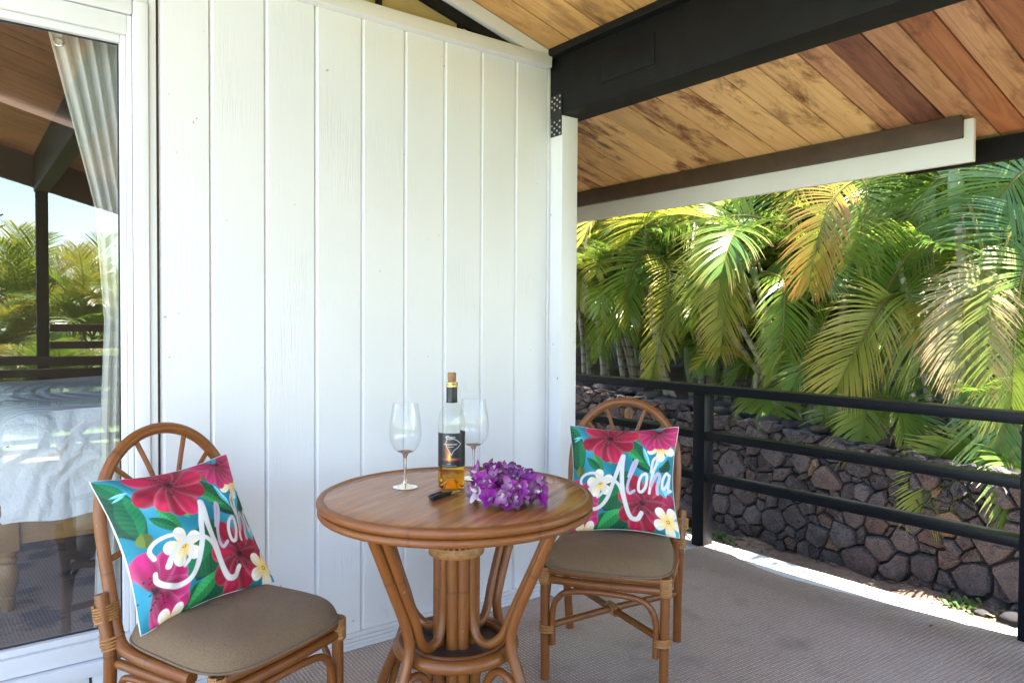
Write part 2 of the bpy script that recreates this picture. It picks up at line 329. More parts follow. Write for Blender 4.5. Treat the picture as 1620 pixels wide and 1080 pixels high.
xs = [3.475, 3.462, 3.405, 3.355, 3.310, 3.278, 3.266, 3.285, 3.318, 3.352, 3.383, 3.40, 3.40, 3.395, 3.40, 3.40]
ep = smooth_path([(x, y, 0) for x, y in zip(xs, ys)], 6); n = len(ep)
k.add([(p.x+.0022*math.sin(i*2.9), p.y, .009) for i, p in enumerate(ep)]+[(-.9, p.y, .009) for p in ep]+[(p.x+.0022*math.sin(i*2.9), p.y, .0005) for i, p in enumerate(ep)],
      [(i, i+n, i+n+1, i+1) for i in range(n-1)]+[(i, i+1, i+1+2*n, i+2*n) for i in range(n-1)])
k.add([(ep[0].x, .048, .009), (-.9, .048, .009), (-.9, .048, .0005), (ep[0].x, .048, .0005)], [(0, 1, 2, 3)])
tag(k.build('carpet', M['carpet'], smooth=False), 'ribbed grey brown outdoor carpet with a curved edge covering the deck', 'carpet')
# ------------------------------------------------------------------ the house
house = empty('house', (0, 0, 0), 0, 'white board clad house wall with a glass door and a gable end', 'house')
TS = math.tan(R(14.617)); RX, RZ = 2.14, 2.465
def roof_z(x): return RZ - TS*(x-RX)
wl = MB()
def slab(x0, x1, z0, z1a, z1b, y0=.014, y1=.12):
    wl.add([(x0,y0,z0),(x1,y0,z0),(x1,y1,z0),(x0,y1,z0),(x0,y0,z1a),(x1,y0,z1b),(x1,y1,z1b),(x0,y1,z1a)], [(0,3,2,1),(4,5,6,7),(0,1,5,4),(1,2,6,5),(2,3,7,6),(3,0,4,7)])
slab(.50, 2.255, 0, roof_z(.5), roof_z(2.255)); slab(-1.6, .50, 0, .20, .20); slab(-1.6, .50, 2.20, roof_z(-1.6), roof_z(.5)); slab(-2.9, -1.6, 0, roof_z(-2.9), roof_z(-1.6))
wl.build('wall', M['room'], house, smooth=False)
sd = MB()
sd.add([(2.16,.12,0),(2.255,.12,0),(2.255,4.4,0),(2.16,4.4,0),(2.16,.12,roof_z(2.16)),(2.255,.12,roof_z(2.255)),(2.255,4.4,roof_z(2.255)),(2.16,4.4,roof_z(2.16))], [(0,3,2,1),(4,5,6,7),(0,1,5,4),(1,2,6,5),(2,3,7,6),(3,0,4,7)])
sd.build('side_wall', M['white'], house, smooth=False)
bk = MB(); bk.add([(-2.9,4.4,0),(2.255,4.4,0),(2.255,4.4,roof_z(2.255)),(-2.9,4.4,roof_z(-2.9))], [(0,1,2,3)]); [bk.add([(-2.9, a, c), (-2.9, b, c), (-2.9, b, d), (-2.9, a, d)], [(0, 1, 2, 3)]) for a, b, c, d in ((.12, .6, 0, roof_z(-2.9)), (3.8, 4.4, 0, roof_z(-2.9)), (.6, 3.8, 0, .3), (.6, 3.8, 1.9, roof_z(-2.9)))]
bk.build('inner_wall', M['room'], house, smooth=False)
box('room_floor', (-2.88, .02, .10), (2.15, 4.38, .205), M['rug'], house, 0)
GX = [.545]+[.699+.1828*i for i in range(9)]                       # board joints along the wall
for i in range(9):
    x0, x1 = GX[i]+.0012, GX[i+1]-.0012; yo = rng.uniform(-.0008, .0008); k = MB(); cx_ = (x0+x1)/2
    sec = [(x0, .0115), (x0+.003, .0075+yo), (x0+.0125, yo), (x1-.001, yo), (x1, .0015+yo), (x1, .016), (x0, .016)]; n7 = len(sec)
    k.add([(x-cx_, y, z-1.2) for z in (.072, 2.40) for x, y in sec], [(a, (a+1) % n7, n7+(a+1) % n7, n7+a) for a in range(n7)]+[tuple(reversed(range(n7))), tuple(range(n7, 2*n7))])
    o = k.build('board', M['white'], house, smooth=False); o.location = (cx_, 0, 1.2)
for i in range(12):
    x1 = .52-i*.1828; box('board', (max(x1-.174, -1.6), -.0005, .072), (x1, .016, .158), M['white'], house, .003)
box('end_board', (2.163, -.002, .072), (2.178, .016, 2.40), M['white'], house, .002)
for i, (z0, z1) in enumerate(((.010, .024), (.0255, .0395), (.041, .055), (.0565, .0715))): box('skirting', (-1.6, -.014-.0012*(i % 2), z0), (2.178, .016, z1), M['trim'], house, .002)
box('top_trim', (-.4, -.040, 2.386), (2.154, .012, 2.438), M['trim'], house, .003)
def rake(name, d0, d1, y0, y1, mat, x0=.2, x1=2.15):
    k = MB(); k.add([(x0,y0,roof_z(x0)-d0),(x1,y0,roof_z(x1)-d0),(x1,y1,roof_z(x1)-d0),(x0,y1,roof_z(x0)-d0),(x0,y0,roof_z(x0)-d1),(x1,y0,roof_z(x1)-d1),(x1,y1,roof_z(x1)-d1),(x0,y1,roof_z(x0)-d1)], [(3,2,1,0),(7,4,5,6),(4,0,1,5),(5,1,2,6),(6,2,3,7),(7,3,0,4)])
    k.build(name, mat, house, smooth=False)
rake('rake_board', .004, .060, -.034, .0, M['trim']); rake('gable_frame', .066, .112, -.012, .006, M['black'], .2, 2.0)
gp = MB(); gp.add([(.2, .008, 2.42), (2.1, .008, 2.42), (2.1, .008, roof_z(2.1)-.02), (.2, .008, roof_z(.2)-.02)], [(0, 1, 2, 3)]); gp.build('gable_panel', M['tan'], house, smooth=False)  # tan sheet stands in for the room ceiling seen through the gable window
for x in (1.688, 1.318, .94): box('gable_bar', (x-.011, -.010, 2.43), (x+.011, .007, roof_z(x)-.085), M['black'], house, .001)
post = box('corner_post', (2.180, -.082, 0), (2.272, .118, 2.172), M['white'], house, .003)
# strap with bolt heads on the post's side
st = box('strap', (2.1755, -.079, 2.085), (2.1795, -.006, 2.268), M['darkmetal'], house, .001)
hb = MB(); hb.lathe([(.0, .0038), (.003, .0034), (.0046, .002), (.005, 0)], 10); hbm = hb.mesh('bolt')
hbm.materials.append(M['metal'])
for g0 in (2.232, 2.122):
    for r_ in range(5):
        for c_ in range(2):
            b = link('bolt', hbm, None, house); b.location = (2.1755, -.060+.036*c_+(.018 if r_ % 2 else 0)-.009, g0+.026-r_*.0135); b.rotation_euler = (0, R(-90), 0)
# glass door: casing, sash, pane, sill
def frame4(name, x0, x1, z0, z1, w, y0, y1, mat, parent, bevel=.004):
    box(name, (x0, y0, z1-w), (x1, y1, z1), mat, parent, bevel); box(name, (x0, y0, z0), (x1, y1, z0+w), mat, parent, bevel)
    box(name, (x1-w, y0+.0006, z0+w), (x1, y1, z1-w), mat, parent, bevel); box(name, (x0, y0+.0006, z0+w), (x0+w, y1, z1-w), mat, parent, bevel)
door = empty('glass_door', (0, 0, 0)); door.parent = house
box('casing', (.468, -.016, .16), (.512, .014, 2.242), M['trim'], door, .004); box('casing', (.514, -.006, .075), (.536, .014, 2.30), M['trim'], door, .003)
box('casing', (-1.6, -.016, 2.198), (.466, .014, 2.242), M['trim'], door, .004); box('casing', (-1.6, -.008, 2.244), (.512, .014, 2.385), M['white'], door, .003)
box('sash', (.4525, -.004, .205), (.4665, .055, 2.196), M['trim'], door, .003); box('sash', (.4355, .010, .262), (.452, .050, 2.136), M['trim'], door, .004)
box('sash', (-1.6, -.004, 2.136), (.452, .055, 2.196), M['trim'], door, .004); box('sash', (-1.6, .010, 2.112), (.435, .050, 2.1355), M['trim'], door, .004)
box('sash', (-1.6, -.004, .205), (.452, .055, .2615), M['trim'], door, .004); box('sash', (-1.6, .010, .262), (.435, .050, .284), M['trim'], door, .004)
box('sash', (-1.6, .011, .285), (-1.54, .05, 2.111), M['trim'], door, .004)
for a_, b_ in (((.4318, .030, .284), (.4352, .040, 2.112)), ((-1.54, .030, .2842), (.4316, .040, .2872)), ((-1.54, .030, 2.1088), (.4316, .040, 2.1118))): box('gasket', a_, b_, M['darkmetal'], door, 0)
pn = MB(); pn.add([(-1.48, .035, .28), (.388+.046, .035, .28), (.434, .035, 2.116), (-1.48, .035, 2.116)], [(0, 1, 2, 3)]); pn.build('pane', M['pane'], door, smooth=False)
box('sill', (-1.6, -.026, .160), (.466, .02, .203), M['trim'], door, .004)
# ------------------------------------------------------------------ roof: planks, beams, fascia
roof = empty('porch_roof', (0, 0, 0), 0, 'sloping plank roof of the porch with black beam and white fascia', 'roof')
joints = [-.172, -.358, -.548, -.718, -.904, -1.028, -1.161, -1.292, -1.413]
while joints[-1] > -6.0: joints.append(joints[-1]-.131)
upj = [.012, .19, .372]
while upj[-1] < 3.4: upj.append(upj[-1]+.183)
REDS = ['red', 'redtan', 'red', 'redbrown', 'redtan']
def plank(x0, x1, y0, y1, mat):
    k = MB(); L = (x1-x0)/math.cos(math.atan(TS)); k.box((-L/2, -(y1-y0)/2+.0036, 0), (L/2, (y1-y0)/2-.0036, .02)); o = k.build('plank', mat, roof, bevel=.005)
    xm = (x0+x1)/2; o.location = (xm, (y0+y1)/2, roof_z(xm)+rng.uniform(0, .002)); o.rotation_euler = (0, math.atan(TS), 0)
ja = sorted(joints+upj)
for a, b in zip(ja[:-1], ja[1:]):
    ym = (a+b)/2
    plank(2.26, 3.648, a, b, M['pale'] if ym > -.905 else M[REDS[int(abs(ym*7.6)) % 5] if ym < -1.1 else ('redtan' if ym > -1.03 else 'redbrown')])
    if ym < 0: plank(-.62, 2.257, a, b, M['gold'] if ym > -1.2 else M['red'])
BOXF = [(3,2,1,0),(4,5,6,7),(0,1,5,4),(1,2,6,5),(2,3,7,6),(3,0,4,7)]
for x0_, y0_, y1_ in ((-.66, -6.15, .002), (-3.0, .004, 4.6)):  # porch roof cut short on its unseen side to let sky light in
    rd = MB(); rd.add([(x, y, roof_z(x)+.03+dz) for dz in (0, .06) for (x, y) in ((x0_, y0_), (3.72, y0_), (3.72, y1_), (x0_, y1_))], BOXF); rd.build('roof_deck', M['darkmetal'], roof, smooth=False)
def beamx(name, x0, x1, y0, y1, z0, mat, bevel=.004):
    k = MB(); xm = (x0+x1)/2; k.add([(x0,y0,z0),(x1,y0,z0),(x1,y1,z0),(x0,y1,z0),(x0,y0,roof_z(x0)-.002),(x1,y0,roof_z(x1)-.002),(x1,y1,roof_z(x1)-.002),(x0,y1,roof_z(x0)-.002)], [(0,3,2,1),(4,5,6,7),(0,1,5,4),(1,2,6,5),(2,3,7,6),(3,0,4,7)])
    return k.build(name, mat, roof, bevel=bevel)
beamx('beam', 2.180, 2.325, -5.9, .0, 2.176, M['black']); k = MB()
beamx('beam_cap', 2.136, 2.178, -5.9, -.002, 2.432, M['black'], .002)
box('patch', (2.1765, -.62, 2.25), (2.1795, -.33, 2.372), M['rail'], roof, .001)
beamx('middle_beam', .68, .80, -5.9, -.05, 2.49, M['black'])
beamx('batten_strip', 3.398, 3.424, -1.232, 3.3, 2.040, M['brownstrip'], .003)
fk = MB(); fk.box((3.426, -1.268, 1.938), (3.452, 3.3, roof_z(3.452)-.003)); fk.build('fascia', M['trim'], roof, bevel=.004)
fk = MB(); fk.box((3.620, -6.05, 1.962), (3.655, -.9, roof_z(3.655)-.003)); fk.build('outer_fascia', M['black'], roof, bevel=.003)
fk = MB(); fk.add([(x,y,roof_z(x)-d) for (y, d) in ((-5.98, .30), (-5.98, .002), (-5.90, .002), (-5.90, .30)) for x in (-.62, 3.6)], [(0,1,3,2),(2,3,5,4),(4,5,7,6),(6,7,1,0),(0,2,4,6),(1,7,5,3)]); fk.build('end_rafter', M['brownstrip'], roof, smooth=False)
for x in (.74, 2.25): box('roof_post', (x-.05, -5.88, 0), (x+.05, -5.78, 2.5 if x < 1 else 2.176), M['black'], roof, .004)
# ------------------------------------------------------------------ railings
rail = empty('side_railing', (3.392, -1.5, 0), 0, 'black painted wooden railing with three bars along the deck edge', 'railing')
def rbox(name, a, b, par, mat=None, bevel=.004):
    o = box(name, a, b, mat or M['rail'], par, bevel); o.matrix_parent_inverse = Matrix.Translation(-Vector(par.location)); return o
PY = [1.684+.077-.077, .077, -1.532, -3.14, -4.75]
for y in PY: rbox('post', (3.349, y-.041, 0), (3.432, y+.041, .861), rail)
rbox('top_rail', (3.344, -5.8, .8625), (3.437, 3.2, .909), rail)
for y0, y1 in zip(PY[1:], PY[:-1]):
    for z in (.605, .3705): rbox('bar', (3.352, y0+.0415, z), (3.428, y1-.0415, z+.0445), rail)
rbox('bar', (3.352, .1185, .092), (3.428, 1.642, .137), rail)
for z in (.605, .3705): rbox('bar', (3.352, 1.7255, z), (3.428, 3.2, z+.0445), rail)
fr = empty('front_railing', (1.0, -5.83, 0), 0, 'dark railing and slatted screen across the front of the porch', 'railing')
for x in (-2.6, -1.5, -.4, 1.55, 3.2): rbox('post', (x-.04, -5.87, 0), (x+.04, -5.79, .86), fr)
rbox('top_rail', (-2.9, -5.87, .862), (.685, -5.79, .908), fr)
for z in (.06, .22, .38, .56): rbox('bar', (-2.9, -5.865, z), (.685, -5.795, z+.045), fr)  # low bars and slats added to block the bright lawn mirrored in the glass
for z in (.04, .18, .32, .46, .63, .80, .97, 1.14): rbox('slat', (.80, -5.86, z), (3.3, -5.82, z+.075), fr, M['brownstrip'])
# ------------------------------------------------------------------ stone wall
wall = empty('stone_wall', (4.5, 0, -.26), 0, 'dry laid wall of dark lava stones behind the railing', 'stone wall')
SX = 4.40
def wtop(y): return .560+.066*max(-1.5, min(2.4, y))
sites = []; tries = 0; srng = random.Random(21)
while tries < 26000 and len(sites) < 680:
    tries += 1; y = srng.uniform(-2.5, 3.9); z = srng.uniform(-.34, wtop(y)+.02); big = .088+.055*max(0, min(1, (.25-z)/.5))
    rr = big*srng.choice((.55, .8, 1, 1, 1.25, 1.7))
    if all((y-a)**2+((z-b)*1.08)**2 > ((rr+c)*.5)**2 for a, b, c in sites): sites.append((y, z, rr))
def cell(i):
    y, z, rr = sites[i]; poly = [(y-.3, z-.3), (y+.3, z-.3), (y+.3, z+.3), (y-.3, z+.3)]
    for j, (a, b, c) in enumerate(sites):
        if j == i or abs(a-y) > .55 or abs(b-z) > .55: continue
        dx, dz = a-y, b-z; d2 = dx*dx+dz*dz; w = .5+(rr*rr-c*c)*.25/d2; w = max(.2, min(.8, w)); mx, mz = y+dx*w, z+dz*w
        out = []
        for p, q_ in zip(poly, poly[1:]+poly[:1]):
            sp = (p[0]-mx)*dx+(p[1]-mz)*dz; sq = (q_[0]-mx)*dx+(q_[1]-mz)*dz
            if sp <= 0: out.append(p)
            if (sp < 0 < sq) or (sq < 0 < sp): t = sp/(sp-sq); out.append((p[0]+(q_[0]-p[0])*t, p[1]+(q_[1]-p[1])*t))
        poly = out
        if not poly: return []
    return poly
sites.sort(key=lambda q_: abs(q_[0]-.45)); rest = MB()
for i in range(len(sites)):
    poly = cell(i)
    if len(poly) < 3: continue
    zt = wtop(sites[i][0]); poly = [(a, min(b, zt+.012*math.sin(a*31))) for a, b in poly]
    cyx = sum(p[0] for p in poly)/len(poly); czx = sum(p[1] for p in poly)/len(poly)
    per = []
    for p, q_ in zip(poly, poly[1:]+poly[:1]):
        L = math.hypot(q_[0]-p[0], q_[1]-p[1]); nn = max(1, int(L/.055))
        for t in range(nn): per.append((p[0]+(q_[0]-p[0])*t/nn, p[1]+(q_[1]-p[1])*t/nn))
    per = [(a+.016*math.sin(b*29+a*9)+.007*math.sin(b*67+a*41), b+.014*math.sin(a*31-b*11)+.007*math.sin(a*73+b*37)) for a, b in per]; N = len(per)
    if N < 4: continue
    sm = [((per[k-1][0]+7*per[k][0]+per[(k+1) % N][0])/9, (per[k-1][1]+7*per[k][1]+per[(k+1) % N][1])/9) for k in range(N)]
    size = math.sqrt(max(1e-5, abs(sum(sm[k-1][0]*sm[k][1]-sm[k][0]*sm[k-1][1] for k in range(N))/2)))
    k = MB(); shr = srng.uniform(-.001, .003); out = srng.uniform(-.018, .034); tl, tz = srng.uniform(-.25, .25), srng.uniform(-.25, .25)
    def ring(s, d, nzs):
        r_ = []
        for a, b in sm:
            dy, dz = (a-cyx), (b-czx); j = max(.1, s-shr/max(.02, math.hypot(dy, dz)))
            dep = d*size+out+(dy*tl+dz*tz)*.5+srng.uniform(-nzs, nzs)
            r_.append((-dep, dy*j+srng.uniform(-nzs, nzs)*.5, dz*j+srng.uniform(-nzs, nzs)*.5))
        return r_
    vs = ring(.98, -.55, 0)+ring(1.0, -.03, .002)+ring(.92, .11, .006)+ring(.62, .165, .012)+ring(.3, .165, .012)+[(-.17*size-out, 0, 0)]
    fs = [(r_*N+a, r_*N+(a+1) % N, (r_+1)*N+(a+1) % N, (r_+1)*N+a) for r_ in range(4) for a in range(N)]+[(4*N+a, 4*N+(a+1) % N, 5*N) for a in range(N)]
    fs = [tuple(reversed(f)) for f in fs]
    if i < 292: k.add(vs, fs); o = k.build('stone', M['stone'], wall); o.location = (SX-4.5, cyx, czx+.26)
    else: rest.add([(a+SX-4.5, b+cyx, c+czx+.26) for a, b, c in vs], fs)
if rest.v: tag(rest.build('further_stones', M['stone'], wall), kind='stuff')
core = MB()
core.add([(x-4.5, y, z+.26) for y in (-6.0, -2, 2.5, 13) for (x, z) in ((SX+.035, -.34), (SX+.035, wtop(y)-.035), (4.78, wtop(y)-.01), (4.78, -.34))], [(i*4+j, i*4+(j+1) % 4, i*4+4+(j+1) % 4, i*4+4+j) for i in range(3) for j in range(4)]+[(0, 3, 2, 1), (12, 13, 14, 15)])
core.build('wall_core', simple('mortar_earth', (.035, .028, .024), .95, .4, 20, .6), wall, smooth=False)
bs = bmesh.new(); bmesh.ops.create_icosphere(bs, subdivisions=2, radius=1); pebs = []
for v_ in range(5):
    b2 = bs.copy()
    for v in b2.verts: v.co = Vector((v.co.x*(1+.25*srng.random()), v.co.y*(1+.15*srng.random()), v.co.z*.7))*srng.uniform(.86, 1.08)
    me = bpy.data.meshes.new('rubble'); b2.to_mesh(me); me.polygons.foreach_set('use_smooth', [True]*len(me.polygons)); me.materials.append(M['stone']); pebs.append(me)
for i in range(62):                                               # cap stones along the wall's top
    y = -1.9+i*.085+srng.uniform(-.03, .03); o = link('cap_stone', srng.choice(pebs), None, wall); s = srng.uniform(.04, .085)
    o.location = (srng.uniform(-.06, .22), y, wtop(y)+.262+srng.uniform(-.02, .02)); o.scale = (s*1.3, s, s*.7); o.rotation_euler = (srng.uniform(-.3, .3), srng.uniform(-.3, .3), srng.uniform(0, 6))
def ground_at(px, py): return on_z(px, py, -.25)
for i, (px, py, s) in enumerate(((1540, 950, .05), (1575, 925, .055), (1590, 955, .06), (1560, 975, .045), (1600, 985, .07), (1515, 965, .03), (1535, 985, .04), (1580, 1000, .05), (1498, 940, .028))):
    p = ground_at(px, py); o = link('loose_stone', srng.choice(pebs), None); o.location = (p.x, p.y, -.255+s*.35); o.scale = (s*1.25, s, s*.9); o.rotation_euler = (srng.uniform(-.4, .4), srng.uniform(-.4, .4), srng.uniform(0, 6))
    tag(o, 'fallen dark lava stone lying in the rubble at the foot of the stone wall', 'stone', 'loose stones at the wall foot')
lit = MB()
for i in range(1500):                                             # dry leaf scraps and grit on the bare soil
    x = srng.uniform(3.52, 4.36); y = srng.uniform(-2.3, 2.2); z = gz(x, y)+.006; a = srng.uniform(0, 6.28); l = srng.choice((.008, .012, .018, .03)); w = l*srng.uniform(.25, .6); c_, s_ = math.cos(a), math.sin(a)
    t1, t2 = srng.uniform(-.004, .01), srng.uniform(-.004, .01)
    lit.add([(x-c_*l, y-s_*l, z), (x+s_*w, y-c_*w, z+t1), (x+c_*l, y+s_*l, z+t2), (x-s_*w, y+c_*w, z+.003)], [(0, 1, 2, 3)], [(.22, .15, .09, 1)]*4 if srng.random() < .6 else [(.10, .06, .04, 1)]*4)
tag(lit.build('leaf_litter', mat_vcol('dry_litter', .9), smooth=False, color=True), 'dry leaf scraps strewn over the bare soil', 'leaf litter', kind='stuff')
lf_ = MB(); pl_ = on_z(1473, 989, .012)
lf_.add([(-.016, 0, .001), (-.004, -.006, .004), (.010, -.005, .006), (.018, .001, .002), (.008, .006, .005), (-.006, .005, .003)], [(0, 1, 4, 5), (1, 2, 3, 4)]); lfo = lf_.build('dry_leaf', simple('dry_leaf', (.16, .07, .03), .8)); lfo.location = (pl_.x, pl_.y, .0095)
tag(lfo, 'small curled brown leaf lying on the carpet near the railing', 'leaf')
wd = MB()
for cx_, cy_, nn in ((4.28, .78, 60), (4.22, .62, 50), (4.26, -.95, 40), (4.1, -1.05, 25), (3.9, .55, 25)):
    for i in range(nn):
        x, y = cx_+srng.gauss(0, .05), cy_+srng.gauss(0, .07); z = gz(x, y); a = srng.uniform(0, 6.28); h = srng.uniform(.012, .04); d = (math.cos(a)*.025, math.sin(a)*.025)
        wd.add([(x-d[1]*.3, y+d[0]*.3, z), (x+d[1]*.3, y-d[0]*.3, z), (x+d[0]+d[1]*.4, y+d[1]-d[0]*.4, z+h), (x+d[0]*1.6, y+d[1]*1.6, z+h*.8)], [(0, 1, 2, 3)], [(.07, .14, .03, 1)]*4)
tag(wd.build('ground_weeds', mat_vcol('weed_leaf', .6, 0, .3), smooth=False, color=True), 'small green weeds sprouting from the soil', 'weeds', kind='stuff')
# ------------------------------------------------------------------ palms
def frond_mesh(pts, leaf=.40, nleaf=44, droop=.9, seed=0, start=.1, wid=.021, curl=0., face=None):
    fr_ = random.Random(seed); k = MB(); pts = [Vector(p) for p in pts]; N = len(pts)
    L = [0]
    for a, b in zip(pts[:-1], pts[1:]): L.append(L[-1]+(b-a).length)
    T = L[-1]
    k.tube(pts, [.013*(1-.86*i/(N-1)) for i in range(N)], 5, c=(0, .3, 1, 1))
    def at(t):
        d = t*T
        for i in range(N-1):
            if L[i+1] >= d or i == N-2: f = (d-L[i])/max(1e-6, L[i+1]-L[i]); return pts[i].lerp(pts[i+1], f), (pts[min(N-1, i+2)]-pts[max(0, i-1)]).normalized()
    zup = Vector((0, 0, 1))
    side0 = None
    for i in range(nleaf):
        t = start+(1-start)*(i+.5)/nleaf; p, tg = at(t)
        sd = tg.cross(zup if face is None else face); sd = sd.normalized() if sd.length > .15 else (side0 or Vector((1, 0, 0)))
        if side0 is not None and sd.dot(side0) < 0: sd = -sd
        side0 = sd; nn = sd.cross(tg).normalized()
        for s in (-1, 1):
            if fr_.random() < .035: continue
            al = R(68-40*t)+fr_.uniform(-.09, .09); ln = leaf*(.55+.75*math.sin(math.pi*min(1, .12+.78*t)))*fr_.uniform(.85, 1.08)*(1 if t < .9 else 1-.35*(t-.9)/.1)
            d = (tg*math.cos(al)+sd*s*math.sin(al)+nn*(.38-.12*t)).normalized(); q = p.copy(); w0 = wid*fr_.uniform(.8, 1.15); rv = fr_.random()**2
            secs = []; ns = 4
            for j in range(ns+1):
                f = j/ns; wv = tg-d*tg.dot(d); wv = wv.normalized() if wv.length > .05 else nn
                wj = w0*(.45, 1, .95, .6, .05)[j]*.5; secs.append((q+wv*wj, q-wv*wj, f))
                g = droop*(.10+.34*f)*fr_.uniform(.8, 1.2); d = (d+Vector((0, 0, -g))+tg*curl*f).normalized(); q = q+d*(ln/ns)
            vs = []; cs = []
            for a, b, f in secs: vs += [a, b]; cs += [(f, rv, 0, 1)]*2
            k.add(vs, [(2*j, 2*j+1, 2*j+3, 2*j+2) for j in range(ns)], cs)
    me = k.mesh('frond', smooth=True, color=True); me.materials.append(M['leaf']); return me
def arc(e0, bend, L=1.0, n=14, pw=1.25):
    p = Vector((0, 0, 0)); out = [p.copy()]
    for i in range(n):
        a = R(e0-bend*((i+.5)/n)**pw); p = p+Vector((math.cos(a), 0, math.sin(a)))*(L/n); out.append(p.copy())
    return out
VAR = []
for i, (e0, bd) in enumerate(((82, 55), (74, 80), (66, 95), (60, 120), (50, 105), (42, 120), (30, 110), (72, 110), (20, 95))):
    VAR.append((e0, frond_mesh(arc(e0, bd), .30+.02*(i % 3), 54, .42+.10*(i % 3), 50+i, .14, .0125)))
GREENS = [(0.081, 0.216, 0.027), (0.115, 0.270, 0.032), (0.189, 0.338, 0.038), (0.061, 0.169, 0.035), (0.270, 0.378, 0.041), (0.101, 0.230, 0.047)]
YEL = [(0.460, 0.414, 0.046), (0.552, 0.380, 0.052), (0.345, 0.391, 0.046)]
DEEP = [(0.058, 0.168, 0.045), (0.067, 0.192, 0.058), (0.083, 0.216, 0.042)]
PLAB = ['clumping palm with arching green fronds growing behind the stone wall']
def cane_obj(pts, r, parent, shaft=.35):
    P = smooth_path(pts, 5); n = len(P); k = MB(); k.tube(P, [r*(1.12-.25*i/(n-1)) for i in range(n)], 9); k.build('cane', M['cane'], parent)
    if shaft:
        a = P[-1]; d = (P[-1]-P[-3]).normalized(); k = MB(); k.tube([a-d*.01, a+d*shaft*.3, a+d*shaft*.7, a+d*shaft], [r*.95, r*1.25, r*1.05, r*.5], 9); k.build('crownshaft', M['shaft'], parent); return a+d*shaft*.9, d
    return P[-1], (P[-1]-P[-3]).normalized()
def crown(top, parent, n, prng, pal, scale, yel=.1, base=(0, 0, 0), az0=None, emin=0):
    a0 = prng.uniform(0, 6.28) if az0 is None else az0
    for i in range(n):
        e0, me = VAR[prng.randrange(len(VAR))]
        o = bpy.data.objects.new('frond', me); col.objects.link(o); o.parent = parent
        o.location = top+Vector((0, 0, -.03*i/n)); o.rotation_euler = (prng.uniform(-.18, .18), prng.uniform(-.15, .15), a0+i*2.4+prng.uniform(-.3, .3)); s = scale*prng.uniform(.8, 1.2); o.scale = (s, s, s)
        c = prng.choice(YEL) if prng.random() < yel else prng.choice(pal); v = prng.uniform(.8, 1.25); o.color = (c[0]*v, c[1]*v, c[2]*v, prng.uniform(.1, 1))
def palm(x, y, z, canes, h, prng, pal=GREENS, scale=1.3, yel=.1, label=None, nf=7, group='palms behind the stone wall', lean=.25, name='areca_palm'):
    pa = empty(name, (x, y, z), 0, label or PLAB[0], 'palm', group)
    for c in range(canes):
        a = prng.uniform(0, 6.28); b = Vector((math.cos(a)*.12, math.sin(a)*.12, 0)); hh = h*prng.uniform(.72, 1.15); ln = Vector((math.cos(a), math.sin(a), 0))*hh*lean*prng.uniform(.3, 1.1)
        top, d = cane_obj([b, b+ln*.35+Vector((0, 0, hh*.5)), b+ln+Vector((0, 0, hh))], prng.uniform(.020, .030), pa)
        crown(top, pa, nf, prng, pal, scale, yel)
    return pa
# front palms, placed by where their canes and hanging fronds stand in the picture, on the bank
def hero(label, X, cane_px, fronds, r=.028, shaft=.30, extra=4, pal=GREENS, seed=1, scale=1.05, yel=.15, more=()):
    pr = random.Random(seed); P = [on_x(px, py, X+dx) for px, py, dx in cane_px]; z0 = bank(P[0].x, P[0].y)-.05; base = Vector((P[0].x, P[0].y, z0))
    pa = empty('areca_palm', base, 0, label, 'palm', 'palms behind the stone wall')
    pts = [p-base for p in P]; pts[0] = Vector((0, 0, 0)) if pts[0].z < .35 else pts[0]
    if pts[0].z > .3: pts = [Vector((pts[0].x*.6, pts[0].y*.6, 0))]+pts
    top, d = cane_obj(pts, r, pa, shaft)
    for j, (bx, by, mx, my, tx, ty, dxb, dxt, c, lf, tipa) in enumerate(fronds):
        b = on_x(bx, by, X+dxb)-base; t_ = on_x(tx, ty, X+dxt)-base; m_ = on_x(mx, my, X+(dxb+dxt)/2-.05)-base
        rp = smooth_path([b, b.lerp(m_, .55)+Vector((0, 0, .03)), m_, m_.lerp(t_, .55)+(m_-b)*.10, t_], 4)
        stalk = [top-d*.15] + rp if (top-b).length > .12 else rp
        me = frond_mesh(rp, lf*.92, 58, .36, seed*31+j, .03, .0118, .12, FACE+Vector((pr.uniform(-.25, .25), pr.uniform(-.25, .25), pr.uniform(-.1, .2))))
        o = link('frond', me, None, pa); o.color = (*c, tipa)
        if len(stalk) != len(rp):
            k = MB(); k.tube(smooth_path([top-d*.12, (top+b)/2+Vector((0, 0, .05)), b], 4), [.012]*9, 5, c=(0, .3, 1, 1)); so = k.build('frond_stalk', M['leaf'], pa, color=True); so.color = (*c, 0)
    crown(top, pa, extra, pr, pal, scale, yel)
    for c_px in more: cane_obj([on_x(px, py, X+dx)-base for px, py, dx in c_px], r*.85, pa, .12)
    return pa
FACE = Vector((-.78, -.48, .35))
G1, G2, G3 = (.07, .17, .025), (.14, .25, .03), (.035, .10, .035)
OR, YO, DRY, TEAL, PALE = (.62, .25, .045), (.52, .43, .075), (.50, .37, .25), (.07, .20, .10), (.30, .38, .07)
hero('palm with a hanging orange and yellow frond beside a broad green one', 4.9, [(1300, 640, .0), (1335, 480, .05), (1352, 330, .05)],
     [(1352, 285, 1310, 330, 1280, 452, -.25, -.45, OR, .27, .9), (1362, 285, 1372, 310, 1352, 405, 0, -.2, PALE, .30, .5), (1345, 290, 1250, 250, 1190, 310, 0, .1, G2, .33, .5)], seed=3, extra=5, scale=.85, more=([(1292, 680, 0), (1288, 600, 0), (1284, 530, 0)], [(1330, 680, 0), (1325, 560, 0), (1342, 440, .05)]))
